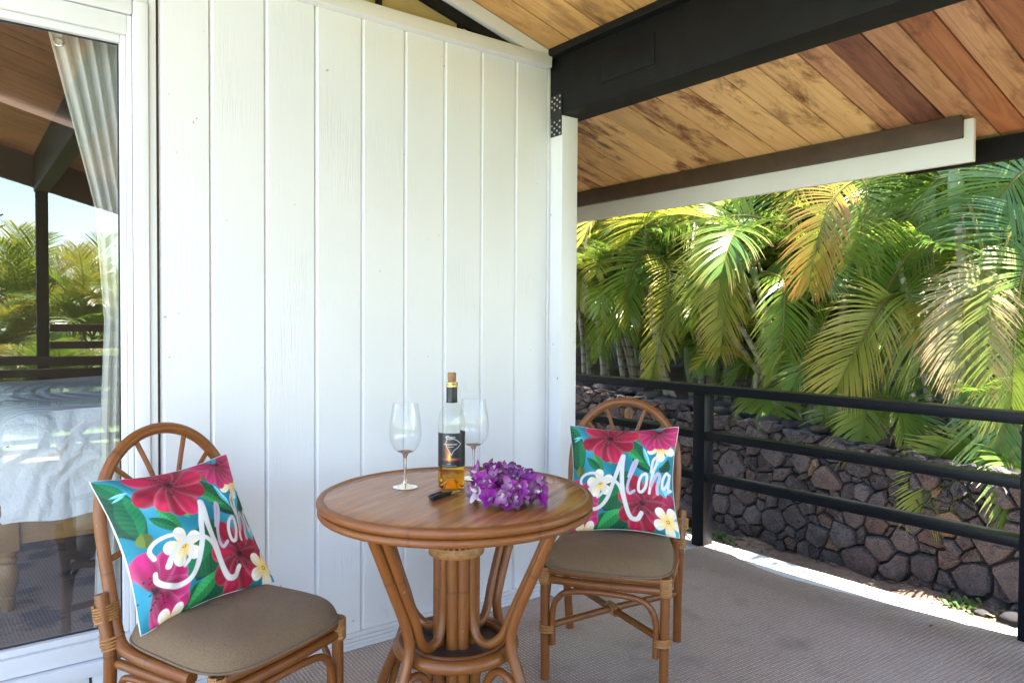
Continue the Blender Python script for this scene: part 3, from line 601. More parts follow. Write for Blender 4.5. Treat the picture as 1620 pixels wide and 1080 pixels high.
hero('palm with one long arching pale green frond over thin leaning canes', 4.78, [(1240, 620, 0), (1215, 520, .0), (1195, 440, .05)],
     [(1205, 345, 1150, 350, 1120, 470, .0, -.2, PALE, .36, .8), (1195, 420, 1120, 430, 1090, 520, 0, -.1, G2, .26, .8), (1205, 430, 1240, 450, 1230, 590, 0, -.2, G2, .28, .8), (1190, 420, 1160, 420, 1140, 560, 0, -.15, YO, .26, .9)], seed=4, extra=4, shaft=.25, r=.024, more=([(1240, 640, .02), (1205, 575, .0), (1165, 505, .0)], [(1243, 640, .05), (1222, 560, .02), (1182, 462, .0)], [(1247, 640, -.03), (1232, 560, -.03), (1208, 480, -.03)], [(1236, 640, .08), (1180, 560, .1), (1150, 520, .12)]))
hero('palm carrying a large yellow green frond that hangs down to the railing', 4.80, [(1490, 690, 0), (1440, 620, .0), (1405, 545, .05)],
     [(1420, 470, 1385, 500, 1325, 610, -.1, -.3, YO, .34, .8), (1415, 470, 1440, 470, 1455, 575, 0, -.1, PALE, .36, .5), (1400, 480, 1360, 440, 1325, 470, .1, .2, G3, .34, .2)], seed=5, extra=2, shaft=.2, r=.022, more=([(1470, 640, .05), (1452, 540, .05), (1425, 430, .05)], [(1440, 690, .1), (1400, 620, .1), (1380, 540, .1)]))
hero('palm with a pale swollen crownshaft and a withered grey brown frond', 4.62, [(1556, 690, 0), (1545, 560, .0), (1522, 385, .0), (1518, 350, 0)],
     [(1535, 440, 1525, 480, 1530, 590, -.1, -.25, DRY, .30, .9), (1560, 420, 1545, 470, 1500, 560, -.1, -.2, DRY, .28, .9), (1515, 275, 1470, 300, 1430, 400, 0, .2, G3, .36, .3)], seed=6, extra=4, shaft=.34, r=.040)
hero('palm with broad blue green fronds hanging beside the porch edge', 4.75, [(1640, 720, .0), (1640, 500, 0), (1635, 330, 0)],
     [(1640, 270, 1600, 290, 1545, 360, 0, -.1, TEAL, .40, .3), (1640, 330, 1590, 390, 1560, 560, 0, -.25, TEAL, .42, .7), (1640, 560, 1600, 610, 1580, 740, 0, -.2, TEAL, .36, .3), (1650, 250, 1610, 240, 1580, 250, 0, .2, G3, .38, .3), (1640, 400, 1615, 450, 1600, 640, -.1, -.3, PALE, .36, .8)], seed=7, extra=4)
hero('palm with yellowed drooping fronds next to the house corner', 4.95, [(960, 610, 0), (945, 500, 0), (940, 440, 0)],
     [(945, 380, 925, 395, 917, 480, 0, -.2, YO, .24, .6), (940, 380, 985, 370, 1010, 440, 0, -.1, G2, .32, .6), (945, 400, 960, 470, 950, 560, 0, -.3, G1, .30, .5)], seed=8, extra=5, yel=.5, scale=.8, more=([(925, 620, 0), (922, 540, .02), (915, 470, .02)], [(990, 620, 0), (980, 560, .0), (972, 500, 0)]))
hero('palm with bright sunlit fronds between the house corner and the leaning canes', 4.9, [(1060, 630, 0), (1035, 520, 0), (1025, 420, 0)],
     [(1040, 350, 990, 340, 945, 400, 0, .1, PALE, .34, .7), (1040, 380, 1000, 430, 985, 520, 0, -.2, G2, .34, .6), (1040, 400, 1060, 440, 1030, 600, 0, -.3, YO, .25, .9), (1045, 360, 1100, 350, 1120, 420, 0, 0, G2, .34, .6)], seed=9, extra=5, yel=.35, scale=.8, more=([(1070, 640, 0), (1050, 580, .0), (1040, 520, 0)], [(1110, 640, .03), (1108, 560, .0), (1104, 500, 0)]))
hero('young palm with fronds spilling forward over the top of the stone wall', 4.72, [(1195, 640, 0), (1195, 620, 0), (1196, 600, 0)],
     [(1200, 615, 1228, 640, 1232, 700, 0, -.2, G2, .24, .4), (1190, 620, 1195, 640, 1180, 690, 0, -.2, PALE, .20, .5), (1210, 610, 1275, 600, 1310, 640, 0, -.1, G1, .24, .4)], seed=10, extra=2, shaft=.05, r=.016, scale=.55)
hero('low palm drooping a pair of green fronds onto the stones', 4.74, [(1390, 680, 0), (1388, 660, 0), (1386, 640, 0)],
     [(1390, 640, 1370, 650, 1362, 715, 0, -.25, PALE, .24, .4), (1395, 640, 1430, 650, 1450, 700, 0, -.2, G1, .24, .3), (1380, 640, 1330, 650, 1310, 700, 0, -.15, G2, .22, .3)], seed=12, extra=2, shaft=.05, r=.016, scale=.55)
hero('palm with a long frond hanging down across the face of the stones', 4.70, [(1600, 730, 0), (1590, 700, 0), (1585, 690, 0)],
     [(1580, 715, 1500, 735, 1462, 815, 0, -.28, PALE, .24, .2), (1585, 720, 1540, 720, 1480, 735, 0, -.2, G2, .28, .2), (1590, 720, 1600, 740, 1605, 815, 0, -.25, G1, .24, .3)], seed=13, extra=2, shaft=.05, r=.016, scale=.5)
pr = random.Random(77)
rows = [(5.2, [1.7, 2.5, 3.3, 4.2, 5.2, 6.2, .55, -.6], .30, .62, [GREENS[2], GREENS[4], GREENS[1]], .25), (5.4, [-1.5, -.55, .35, 1.25, 2.1, 3.0, 4.0, 5.1], .75, .85, GREENS, .16), (6.0, [-2.2, -1.2, -.2, .8, 1.8, 2.8, 3.9, 5.0, 6.3, 7.6], 1.45, 1.1, GREENS, .14), (7.2, [-2.6, -1.3, 0, 1.3, 2.6, 4.0, 5.4, 7, 8.6, 10.4], 1.9, 1.5, DEEP+GREENS[:2], .06), (6.6, [-2, -1, 0, 1, 2, 3, 4.1, 5.3, 6.6, 8.2], .55, 1.15, DEEP+GREENS[:3], .08), (8.4, [-3, -1.6, -.2, 1.2, 2.6, 4.2, 6, 8, 10, 12.5], 1.3, 1.9, DEEP+GREENS[:2], .04), (8.8, [-2.4, -.9, .6, 2.1, 3.7, 5.4, 7.2, 9.2, 11.5], 3.3, 1.8, DEEP+GREENS[:2], .03)]
dlab = ['small bright palm clump at the very edge of the bank above the stone wall', 'leafy palm clump close behind the stone wall, its fronds fanning over the bank', 'taller palm clump rising behind the front row of the hedge', 'dark green palm clump at the back of the hedge, its tops against the sky', 'short bushy palm clump filling the gap between the middle rows of the hedge', 'low dark palm clump closing the foot of the hedge at the back', 'tallest dark palm clump at the far side of the hedge']
for ri, (X, yl, h, scl, pal, ye) in enumerate(rows):
    for y in yl:
        x = X+pr.uniform(-.25, .25); yy = y+pr.uniform(-.2, .2)
        palm(x, yy, bank(min(x, 9.4), yy)-.05, (4, 4, 5, 5, 5, 5, 5)[ri], h*1.04, pr, pal, scl*(.95, .84, .84, .86, .9, 1, 1)[ri], ye+(.18 if yy > 2 and ri < 3 else 0), dlab[ri], (6, 8, 10, 10, 9, 8, 9)[ri])
# palms and a pine out in front of the porch (they show in the glass)
for i, (x, y, h, s) in enumerate(((.4, -12.6, .9, 1.5), (2.0, -12.2, 1.1, 1.6), (3.4, -12.5, 1.0, 1.5), (-1.0, -13, .9, 1.5), (1.1, -14.5, 1.3, 1.8), (2.9, -15.0, 1.5, 1.9), (4.8, -14, 1.4, 1.8), (-2.6, -14.5, 1.2, 1.8), (1.2, -10.4, .25, 1.1), (2.4, -10.6, .3, 1.1), (.1, -10.8, .25, 1.1), (3.6, -10.2, .4, 1.2))):
    palm(x, y, -.3, 4, h, pr, [GREENS[2], GREENS[4], GREENS[1]], s*.8, .5, 'yellow green garden palm beyond the front railing', 8, 'garden palms in front of the porch')
pine = empty('norfolk_pine', (.25, -34, -.3), 0, 'tall tiered pine standing far off in the garden', 'pine tree')
k = MB(); k.tube([(0, 0, 0), (0, 0, 6), (0, 0, 13)], [.22, .15, .03], 8); k.build('trunk', M['cane'], pine)
k = MB()
for i in range(22):
    z = 2.2+i*.5; L = 2.3*(1-i/24)
    for j in range(7):
        a = j*.9+i*.5; p = [Vector((math.cos(a)*L*t, math.sin(a)*L*t, z-.25*math.sin(t*2.4)+.35*t*t)) for t in (0, .35, .7, 1)]; k.tube(p, [.05, .10, .09, .03], 5, c=(0, 0, 0, 1))
po = k.build('crown', M['leaf'], pine, color=True); po.color = (.02, .05, .025, 0)
# ------------------------------------------------------------------ rattan furniture
def helix(k, a, b, rad, turns, r=.0035, n=10, flat=None):
    a, b = Vector(a), Vector(b); d = (b-a); t = d.normalized(); u = (flat or t.orthogonal()); u = (u-t*u.dot(t)).normalized(); v = t.cross(u); N = turns*n
    rx, ry = rad if isinstance(rad, tuple) else (rad, rad)
    k.tube([a+d*(i/N)+u*math.cos(2*math.pi*i/n)*rx+v*math.sin(2*math.pi*i/n)*ry for i in range(N+1)], r, 5)
def make_chair():
    c = empty('rattan_chair')
    zf = lambda z: -.200-(z-.40)*.205
    hp = []
    for s in (1, -1):
        side = [(s*.214, .115, .376), (s*.214, .0, .376), (s*.210, -.12, .378), (s*.206, -.175, .392), (s*.203, zf(.43)+.004, .43), (s*.204, zf(.52), .52), (s*.207, zf(.62), .62), (s*.207, zf(.70), .70)]
        hp.append(side)
    top = [(.207*math.cos(a), zf(.70+.225*math.sin(a)), .70+.225*math.sin(a)) for a in [math.pi*i/10 for i in range(1, 10)]]
    k = MB(); k.tube(smooth_path(hp[0]+top+hp[1][::-1], 6), .0165, 12); k.build('back_hoop', M['rattan'], c)
    hub = Vector((0, zf(.655), .655))
    for a in (40, 67, 113, 140):
        e = Vector((.205*math.cos(R(a)), 0, .70+.222*math.sin(R(a)))); e.y = zf(e.z); st_ = hub+Vector((math.cos(R(a))*.012, 0, .0))
        k = MB(); k.tube(smooth_path([st_, st_.lerp(e, .5)+Vector((0, 0, .018)), e], 6), .0072, 8); k.build('spoke', M['rattan'], c)
    k = MB(); k.tube(smooth_path([(-.205, zf(.60), .60), (0, zf(.64)-.004, .645), (.205, zf(.60), .60)], 8), .009, 8); k.build('cross_rail', M['rattan'], c)
    for s in (-.07, .07):
        k = MB(); k.tube([(s, zf(.63), .635), (s*1.1, zf(.42), .40)], .008, 8); k.build('spindle', M['rattan'], c)
    for s in (1, -1):
        k = MB(); k.tube(smooth_path([(s*.232, zf(.525)+.004, .525), (s*.230, zf(.45)+.002, .45), (s*.226, -.192, .36), (s*.218, -.215, .2), (s*.214, -.258, .0)], 6), .0165, 12); k.build('leg', M['rattan'], c)
        k = MB(); k.tube([(s*.203, .196, 0), (s*.205, .196, .2), (s*.207, .193, .395)], [.0155, .0165, .0165], 12); k.build('leg', M['rattan'], c)
        k = MB(); helix(k, (s*.218, zf(.475), .455), (s*.219, zf(.51), .497), (.034, .021), 6, .0036, 12, Vector((1, 0, 0))); k.build('binding', M['binding'], c)
        k = MB(); helix(k, (s*.216, -.196, .385), (s*.216, -.2, .42), (.030, .022), 4, .0034, 12, Vector((1, 0, 0))); k.build('binding', M['binding'], c)
        k = MB(); helix(k, (s*.206, .196, .338), (s*.206, .196, .398), .0195, 9, .0038, 12); k.build('binding', M['binding'], c)
        k = MB(); helix(k, (s*.197, .196, .168), (s*.197, .196, .196), (.027, .0205), 4, .0036, 12, Vector((1, 0, 0))); k.build('binding', M['binding'], c)
        for z in (.345,):
            k = MB(); k.tube(smooth_path([(s*.204, .18, z), (s*.212, .0, z), (s*.214, -.19, z)], 5), .0125, 10); k.build('side_rail', M['rattan'], c)
        k = MB(); k.tube(smooth_path([(s*.205, .165, .13), (s*.206, .165, .24), (s*.207, .145, .295), (s*.209, .10, .318), (s*.212, -.12, .318), (s*.214, -.165, .29), (s*.215, -.185, .22)], 6), .0095, 9); k.build('arch_brace', M['rattan'], c)
    for z, r_ in ((.3835, .0145), (.352, .0145)):
        k = MB(); k.tube(smooth_path([(-.19, .198, z), (0, .206, z), (.19, .198, z)], 5), r_, 11); k.build('front_rail', M['rattan'], c)
    k = MB(); k.tube([(-.2, -.2, .36), (.2, -.2, .36)], .013, 10); k.build('rear_rail', M['rattan'], c)
    k = MB(); k.tube(smooth_path([(-.176, .200, .125), (-.177, .200, .235), (-.160, .202, .288), (-.115, .204, .318), (0, .206, .326), (.115, .204, .318), (.160, .202, .288), (.177, .200, .235), (.176, .200, .125)], 6), .0105, 10); k.build('arch_brace', M['rattan'], c)
    k = MB(); k.tube([(-.198, .185, .182), (.205, -.205, .205)], .0125, 10); k.build('stretcher', M['rattan'], c)
    k = MB(); k.tube([(.198, .185, .182), (.012, .004, .196)], .0125, 10); k.build('stretcher', M['rattan'], c)
    k = MB(); k.tube([(-.012, -.018, .198), (-.205, -.205, .205)], .0125, 10); k.build('stretcher', M['rattan'], c)
    k = MB(); helix(k, (-.022, .012, .193), (.026, -.034, .196), .0185, 6, .0036); k.build('binding', M['binding'], c)
    # cushion: rounded trapezoid, domed, with a piped lower edge
    n = 34; k = MB(); vs = []; fs = []
    def outline(q):
        cx, cy = math.cos(q), math.sin(q); e = .42
        x = math.copysign(abs(cx)**e, cx); y = math.copysign(abs(cy)**e, cy); w = .232-.022*(1-y)/2*1.3; return x*w*(1-.02*y*y), y*.218+.012+(.012*(1-x*x) if y > 0 else 0)
    M_ = 64; rings = [(.0, .472), (.35, .471), (.6, .468), (.78, .462), (.90, .450), (.965, .434), (1.0, .412), (1.004, .404), (.985, .3965), (.9, .395), (0.0, .395)]
    for s, z in rings:
        for j in range(M_):
            x, y = outline(2*math.pi*j/M_); vs.append((x*s, (y-.012)*s+.012, z+.003*math.sin(x*19+1)*math.sin(y*23)*(1 if .3 < s < .95 else 0)))
    fs = [(i*M_+j, i*M_+(j+1) % M_, (i+1)*M_+(j+1) % M_, (i+1)*M_+j) for i in range(len(rings)-1) for j in range(M_)]
    k.add(vs, [tuple(reversed(f)) for f in fs]); cu = k.build('seat_cushion', M['cushion'], c)
    sub = cu.modifiers.new('sub', 'SUBSURF'); sub.levels = 1; sub.render_levels = 1
    k = MB(); k.tube([(outline(2*math.pi*j/96)[0]*1.004, (outline(2*math.pi*j/96)[1]-.012)*1.004+.012, .4015) for j in range(96)], .0042, 6, closed=True); k.build('piping', M['cushion'], cu)
    return c
ch2 = make_chair(); tag(ch2, 'rattan chair with brown cushion between the table and the railing, its pillow square on', 'chair', 'rattan chairs at the table')
ch1 = copy_tree(ch2); tag(ch1, 'rattan chair with brown cushion in front of the glass door, turned sideways', 'chair', 'rattan chairs at the table')
def place(o, x, y, h): o.location = (x, y, .0095); o.rotation_euler = (0, 0, R(h)-R(90))
place(ch1, .613, -.515, -66.7); place(ch2, 1.926, -.670, 215.8)
# table
tb = empty('rattan_table', (1.16, -.80, .0095), 0, 'round rattan pedestal table with a glossy wood top', 'table')
k = MB(); k.lathe([(0, .7505), (.30, .7505), (.374, .7505), (.378, .748), (.378, .728), (.0, .726)], 96); k.build('tabletop', M['table'], tb).rotation_euler = (0, 0, R(28))
for rr, z, r_ in ((.3785, .7400, .0135), (.3785, .7155, .0112)):
    k = MB(); k.tube([(rr*math.cos(a), rr*math.sin(a), z) for a in [2*math.pi*i/96 for i in range(96)]], r_, 12, closed=True); k.build('rim', M['rattan'], tb)
A0 = math.atan2(-.837, -.547)+R(5)
def pol(r, a, z): return Vector((r*math.cos(a), r*math.sin(a), z))
for i in range(4):
    a = A0+R(45+90*i); off = R(4.2)
    k = MB(); k.tube(smooth_path([pol(.338, a, .715), pol(.27, a, .57), pol(.207, a, .43), pol(.195, a, .36), pol(.225, a, .27), pol(.295, a, .13), pol(.335, a, .0)], 7), .0148, 12); k.build('leg', M['rattan'], tb)
    k = MB(); k.tube(smooth_path([pol(.318, a+off, .715), pol(.25, a+off, .57), pol(.188, a+off, .44), pol(.160, a+off*.8, .375), pol(.118, a, .342), pol(.078, a, .352), pol(.060, a, .40), pol(.056, a, .48), pol(.054, a, .70)], 7), .0132, 12); k.build('curved_pole', M['rattan'], tb)
    k = MB(); k.tube(smooth_path([pol(.315, a-.1, .03), pol(.27, a-.1, .16), pol(.215, a-.06, .255), pol(.15, a-.03, .275), pol(.10, a, .20), pol(.085, a, .05)], 6), .012, 10); k.build('foot_arch', M['rattan'], tb)
    for da in (-17, 17):
        k = MB(); k.tube([pol(.050, a+R(45+da), .0), pol(.050, a+R(45+da), .70)], .0185, 12); k.build('column_pole', M['rattan'], tb)
k = MB(); k.lathe([(0, .70), (.074, .70), (.074, .724), (0, .724)], 32); k.build('column_cap', M['binding'], tb)
for j in range(28):
    k = MB(); a = 2*math.pi*j/28; k.tube([pol(.0725, a, .585), pol(.0745, a, .706)], .0046, 5); k.build('cane_strip', M['binding'], tb)
k = MB(); helix(k, (0, 0, .580), (0, 0, .606), .0765, 5, .004, 28); k.build('binding', M['binding'], tb)
for rr, z, r_ in ((.163, .318, .0185), (.139, .327, .009)):
    k = MB(); k.tube([(rr*math.cos(a), rr*math.sin(a), z) for a in [2*math.pi*i/64 for i in range(64)]], r_, 12, closed=True); k.build('shelf_ring', M['rattan'], tb)
k = MB(); k.lathe([(0, .323), (.136, .323), (.136, .306), (0, .306)], 48); k.build('shelf', simple('shelf_leather', (.055, .034, .024), .5, .2, 10, .1), tb)
# ------------------------------------------------------------------ pillows
def homog(src):
    dst = [(0, 1), (1, 1), (1, 0), (0, 0)]; A = []; b = []
    for (x, y), (u, v) in zip(src, dst): A += [[x, y, 1, 0, 0, 0, -u*x, -u*y], [0, 0, 0, x, y, 1, -v*x, -v*y]]; b += [u, v]
    h = np.linalg.solve(np.array(A, float), np.array(b, float)); return np.append(h, 1).reshape(3, 3)
HA = homog([(5, 250), (795, 40), (990, 750), (230, 1030)]); HB = homog([(85, 70), (1025, 130), (965, 1030), (110, 985)])
def uvp(H, p): q_ = H @ np.array([p[0], p[1], 1.]); return q_[0]/q_[2], q_[1]/q_[2]
NP = 300
U, V = np.meshgrid(np.linspace(0, 1, NP), np.linspace(0, 1, NP)); prs = np.random.RandomState(3)
img = np.zeros((NP, NP, 3)); lin = lambda c: tuple((x/255/12.92 if x < 10 else ((x/255+.055)/1.055)**2.4) for x in c)
def sstep(x): return np.clip(x, 0, 1)
def paint(mask, c):
    global img
    c = np.array(c); img = img*(1-mask[..., None])+c*mask[..., None]
lo = sum(prs.rand()*np.sin(U*a+V*b+prs.rand()*6) for a, b in ((9, 4), (5, -11), (14, 9), (-7, 16)))*.25
img[:] = lin((30, 130, 150)); paint(sstep(lo*1.2), lin((95, 190, 215))); paint(sstep(-lo*1.3), lin((8, 80, 80)))
def petal(cx, cy, ang, L, W, cin, cout, soft=.006, vein=.25):
    dx, dy = U-cx, V-cy; a = dx*math.cos(ang)+dy*math.sin(ang); b = -dx*math.sin(ang)+dy*math.cos(ang); t = a/L
    prof = W*np.sqrt(np.clip(t, 0, 1))*np.sqrt(np.clip(1-t**4, 0, 1)); m_ = sstep((prof-np.abs(b))/soft)*((t > 0) & (t < 1)); tt = np.clip(t, 0, 1)[..., None]
    c = np.array(cin)*(1-tt)+np.array(cout)*tt; sh = (1-vein+vein*np.cos(b/W*9)*.5+vein*.5)[..., None]; edge = np.clip(np.abs(b)/np.maximum(prof, 1e-4), 0, 1)[..., None]
    global img
    img = img*(1-m_[..., None])+(c*sh*(1-.0*edge)+.10*edge**4)*m_[..., None]
def leaf(H, p0, p1, W, c):
    a, b = uvp(H, p0), uvp(H, p1); ang = math.atan2(b[1]-a[1], b[0]-a[0]); L = math.hypot(b[0]-a[0], b[1]-a[1]); dx, dy = U-a[0], V-a[1]
    s = (dx*math.cos(ang)+dy*math.sin(ang))/L; w = -dx*math.sin(ang)+dy*math.cos(ang); pf = W*np.sin(np.pi*np.clip(s, 0, 1))**.8
    m_ = sstep((pf-np.abs(w))/.006)*((s > 0) & (s < 1)); shade = (.75+.5*(w > 0)+.12*np.sin(s*60+np.abs(w)*120))[..., None]
    global img
    img = img*(1-m_[..., None])+np.array(c)*shade*m_[..., None]
gA, gB, gC = lin((20, 105, 62)), lin((48, 150, 80)), lin((14, 75, 52))
for p0, p1, w_, c in (((0, 250), (200, 620), .10, gC), ((100, 330), (180, 600), .07, gA), ((20, 260), (130, 380), .05, gA), ((200, 640), (180, 560), .05, lin((95, 110, 40))), ((480, 820), (600, 480), .16, gC), ((430, 800), (620, 600), .12, gA), ((560, 300), (740, 440), .08, gC), ((480, 830), (560, 960), .12, gA), ((560, 940), (700, 820), .10, gC), ((470, 940), (620, 760), .06, gB), ((520, 200), (640, 190), .05, lin((120, 125, 40))), ((440, 480), (370, 345), .055, gB), ((390, 560), (260, 425), .045, gB), ((380, 560), (215, 480), .04, gA), ((740, 420), (490, 230), .075, gA), ((680, 380), (480, 310), .04, gB), ((800, 400), (830, 290), .06, gC), ((750, 420), (820, 250), .03, lin((90, 190, 215))), ((830, 500), (900, 560), .05, lin((110, 190, 210))), ((640, 880), (860, 800), .05, gA), ((620, 260), (730, 400), .022, lin((120, 210, 235))), ((60, 360), (150, 330), .012, lin((130, 215, 230))), ((70, 385), (130, 345), .01, lin((130, 215, 230)))): leaf(HA, p0, p1, w_, c)
rd0, rd1, rdk = lin((120, 8, 40)), lin((225, 35, 85)), lin((175, 15, 55))
def redflower(c, r, angs, W=.42, c1=None, dots=26):
    cx, cy = uvp(HA, c)
    for i, a in enumerate(angs): petal(cx, cy, R(a), r*(1+.08*((i*7) % 3-1)), r*W, rd0, c1 or (rd1 if i % 2 else rdk), .007, .3)
    for i in range(dots):
        a, d = prs.rand()*6.28, r*.42*prs.rand()**.5; m_ = sstep((.0075-np.hypot(U-cx-math.cos(a)*d, V-cy-math.sin(a)*d))/.004); paint(m_, lin((35, 5, 20)))
    paint(sstep((r*.13-np.hypot(U-cx, V-cy))/.02), lin((45, 5, 22)))
def plum(c, r, rot=0, H=None):
    cx, cy = uvp(HA if H is None else H, c)
    for i in range(5): 
        a = R(rot+72*i); petal(cx, cy, a, r, r*.46, lin((250, 200, 60)), lin((252, 250, 242)), .007, .10)
    for i in range(5): paint(sstep((.006-np.hypot(U-cx-.012*math.cos(i*1.3), V-cy-.012*math.sin(i*1.3)))/.003), lin((40, 30, 20)))
plum((750, 235), .13, 200); redflower((690, 120), .20, (195, 222, 248, 275, 300, 325, 350, 20, 165), .36, lin((228, 50, 120)), 10)
redflower((365, 262), .265, (100, 150, 200, 235, 262, 285, 330, 10, 50, 75), .40)
redflower((735, 665), .25, (15, 60, 110, 160, 215, 250, 285, 320, 350), .42)
redflower((262, 850), .24, (20, 60, 320, 345, 280, 100, 290, 300), .42, lin((222, 40, 125)))
redflower((935, 580), .12, (150, 200, 250, 110), .4, lin((200, 30, 90)), 4)
plum((392, 640), .135, 25); plum((912, 695), .135, 60); plum((385, 1000), .12, 50); plum((900, 850), .02, 0)
def stroke(H, pts, w0, c=(.72, .70, .66), w1=None):
    P = np.array([uvp(H, p) for p in pts]); Q = smooth_path([(x, y, 0) for x, y in P], 8); D = np.full(U.shape, 9.); N = len(Q)
    for i in range(N-1):
        a, b = Q[i], Q[i+1]; ex, ey = b.x-a.x, b.y-a.y; l2 = ex*ex+ey*ey+1e-12; t = np.clip(((U-a.x)*ex+(V-a.y)*ey)/l2, 0, 1); w = w0+((w1 or w0)-w0)*(i+t)/N
        D = np.minimum(D, np.hypot(U-a.x-t*ex, V-a.y-t*ey)-w)
    paint(sstep(.5-D/.004), c)
LV = (.52, .47, .56); WH = (.72, .70, .66)
stroke(HA, [(248, 772), (262, 806), (310, 832), (375, 835), (440, 808), (478, 740), (492, 640), (500, 500), (508, 385)], .013, WH, .021)
stroke(HA, [(238, 700), (216, 655), (245, 612), (320, 584), (395, 596), (438, 645), (432, 700), (405, 738)], .013)
stroke(HA, [(312, 740), (330, 690), (372, 630), (440, 596), (505, 592), (555, 622), (600, 690)], .020, WH, .013)
stroke(HA, [(510, 385), (535, 500), (570, 610), (620, 710), (675, 785), (722, 780), (742, 728)], .022, WH, .018)
stroke(HA, [(594, 520), (598, 440), (606, 392), (618, 378), (624, 402), (616, 470), (604, 550), (610, 612), (634, 636), (662, 604)], .0125, LV)
stroke(HA, [(712, 455), (688, 478), (679, 530), (692, 590), (716, 588), (733, 535), (724, 470), (710, 455)], .013)
stroke(HA, [(744, 430), (732, 345), (746, 312), (760, 345), (758, 440), (766, 575)], .012); stroke(HA, [(766, 520), (778, 445), (797, 412), (811, 440), (809, 505), (820, 550)], .014, LV)
stroke(HA, [(866, 392), (846, 384), (834, 440), (844, 496), (862, 486), (872, 430), (868, 384), (876, 440), (886, 494), (900, 480)], .012)
img = np.clip(img, 0.002, .92)
# front grid and back grid of a stuffed square
k = MB(); S = .211
def pil(u, v, sgn):
    a, b = 2*u-1, 2*v-1; th = .092*((1-a**2)*(1-b**2)+1e-9)**.56; pinch = 1-.115*(1-b*b)**1.3; pinch2 = 1-.105*(1-a*a)**1.3
    an_ = math.atan2(b, a); rd_ = math.hypot(a, b); wr = (.0040*math.sin(a*9+b*4)*math.sin(b*7-a*3)+.0050*math.sin(an_*17+1.5*math.sin(rd_*5))*min(1, max(0, rd_-.45)*1.6)*(.4+.6*abs(math.sin(2*an_))))*(1-max(abs(a), abs(b))**6); return (S*a*pinch, sgn*(-th)-wr*sgn, S*b*pinch2)
vs = [pil(i/(NP-1), j/(NP-1), 1) for j in range(NP) for i in range(NP)]; cs = [(*img[j, i], 1) for j in range(NP) for i in range(NP)]
k.add(vs, [(j*NP+i, j*NP+i+1, (j+1)*NP+i+1, (j+1)*NP+i) for j in range(NP-1) for i in range(NP-1)], cs); front = k.mesh('printed_cover', True, 0, True); front.materials.append(M['print'])
k = MB(); nb = 40; k.add([pil(i/(nb-1), j/(nb-1), -1) for j in range(nb) for i in range(nb)], [(j*nb+i, (j+1)*nb+i, (j+1)*nb+i+1, j*nb+i+1) for j in range(nb-1) for i in range(nb-1)]); back = k.mesh('back_cover'); back.materials.append(M['pillowback'])
k = MB(); eg = [(t, 0) for t in np.linspace(0, 1, 30)]+[(1, t) for t in np.linspace(0, 1, 30)][1:]+[(t, 1) for t in np.linspace(1, 0, 30)][1:]+[(0, t) for t in np.linspace(1, 0, 30)][1:-1]
k.tube([pil(u, v, 0) for u, v in eg], .0017, 6, closed=True); seam = k.mesh('seam'); seam.materials.append(M['pillowback'])
for (cx_, cy_, cz_), h, tilt, rl, lab in (((.535, -.376, .645), -70, 30, -1.8, 'tropical print pillow with white Aloha lettering leaning in the chair by the glass door'), ((2.030, -.612, .660), 219, 27, -1.5, 'tropical print pillow with white Aloha lettering leaning in the chair by the railing')):
    p = empty('pillow', (cx_, cy_, cz_), 0, lab, 'pillow', 'printed pillows on the chairs')
    for nm, me in (('printed_cover', front), ('back_cover', back), ('seam', seam)): link(nm, me, None, p)
    p.rotation_euler = (Matrix.Rotation(R(h)+R(90), 3, 'Z') @ Matrix.Rotation(-R(tilt), 3, 'X') @ Matrix.Rotation(R(rl), 3, 'Y')).to_euler()
# ------------------------------------------------------------------ things on the table
TZ = .7605
def wineglass(x, y, lab):
    g = empty('wine_glass', (x, y, TZ), 0, lab, 'wine glass', 'wine glasses on the table')
    k = MB(); k.lathe([(.0, .101), (.012, .1015), (.026, .108), (.038, .121), (.0455, .140), (.0475, .158), (.0465, .182), (.043, .21), (.0385, .2375), (.0365, .2505)], 48); k.build('bowl', M['bowl'], g)
    k = MB(); k.lathe([(0, .1005), (.010, .1005), (.006, .094), (.0042, .082), (.0036, .05), (.0042, .022), (.0075, .012), (.016, .0075), (.030, .0045), (.0372, .002), (.0372, .0006), (.0, .0006)], 40); k.build('stem', M['glass'], g)
    k = MB(); k.lathe([(.0, .1022), (.010, .1028), (.020, .1062), (.0235, .1078), (.018, .1080), (0, .1080)], 32); k.build('wine_residue', mat_glass_pane('dregs', .03, (.55, .33, .22)) if 'dregs' not in M else M['dregs'], g); return g
wineglass(1.073, -.655, 'empty stemmed wine glass standing clear of the bottle, nearer the glass door'); wineglass(1.307, -.670, 'empty stemmed wine glass half hidden behind the bottle and the lei')
bt = empty('wine_bottle', (1.179, -.742, TZ), 0, 'corked clear bottle of amber wine with a dark volcano label', 'bottle')
prof = [(.0, .012), (.020, .0085), (.033, .0005), (.0385, .003), (.0395, .010), (.0395, .185), (.0385, .205), (.034, .225), (.026, .243), (.018, .257), (.0155, .268), (.0150, .300)]
k = MB(); k.lathe(prof, 56); k.build('glass_body', mat_glass_pane('bottle_glass', .035, (.965, .975, .945), .6, 4.), bt)
k = MB(); k.lathe([(0, .030), (.010, .028), (.020, .014), (.032, .0035), (.0372, .006), (.0382, .012), (.0382, .088), (0, .088)], 56); k.build('wine', M['wine'], bt)
k = MB(); k.lathe([(.0158, .247+.006), (.0166, .255), (.0160, .272), (.0160, .298)], 32); k.build('capsule', M['capsule'], bt)
k = MB(); k.lathe([(.0160, .2985), (.0172, .300), (.0172, .305), (.0162, .307), (.0172, .309), (.0168, .313), (.0, .313)], 32); k.build('gold_collar', M['gold_foil'], bt)
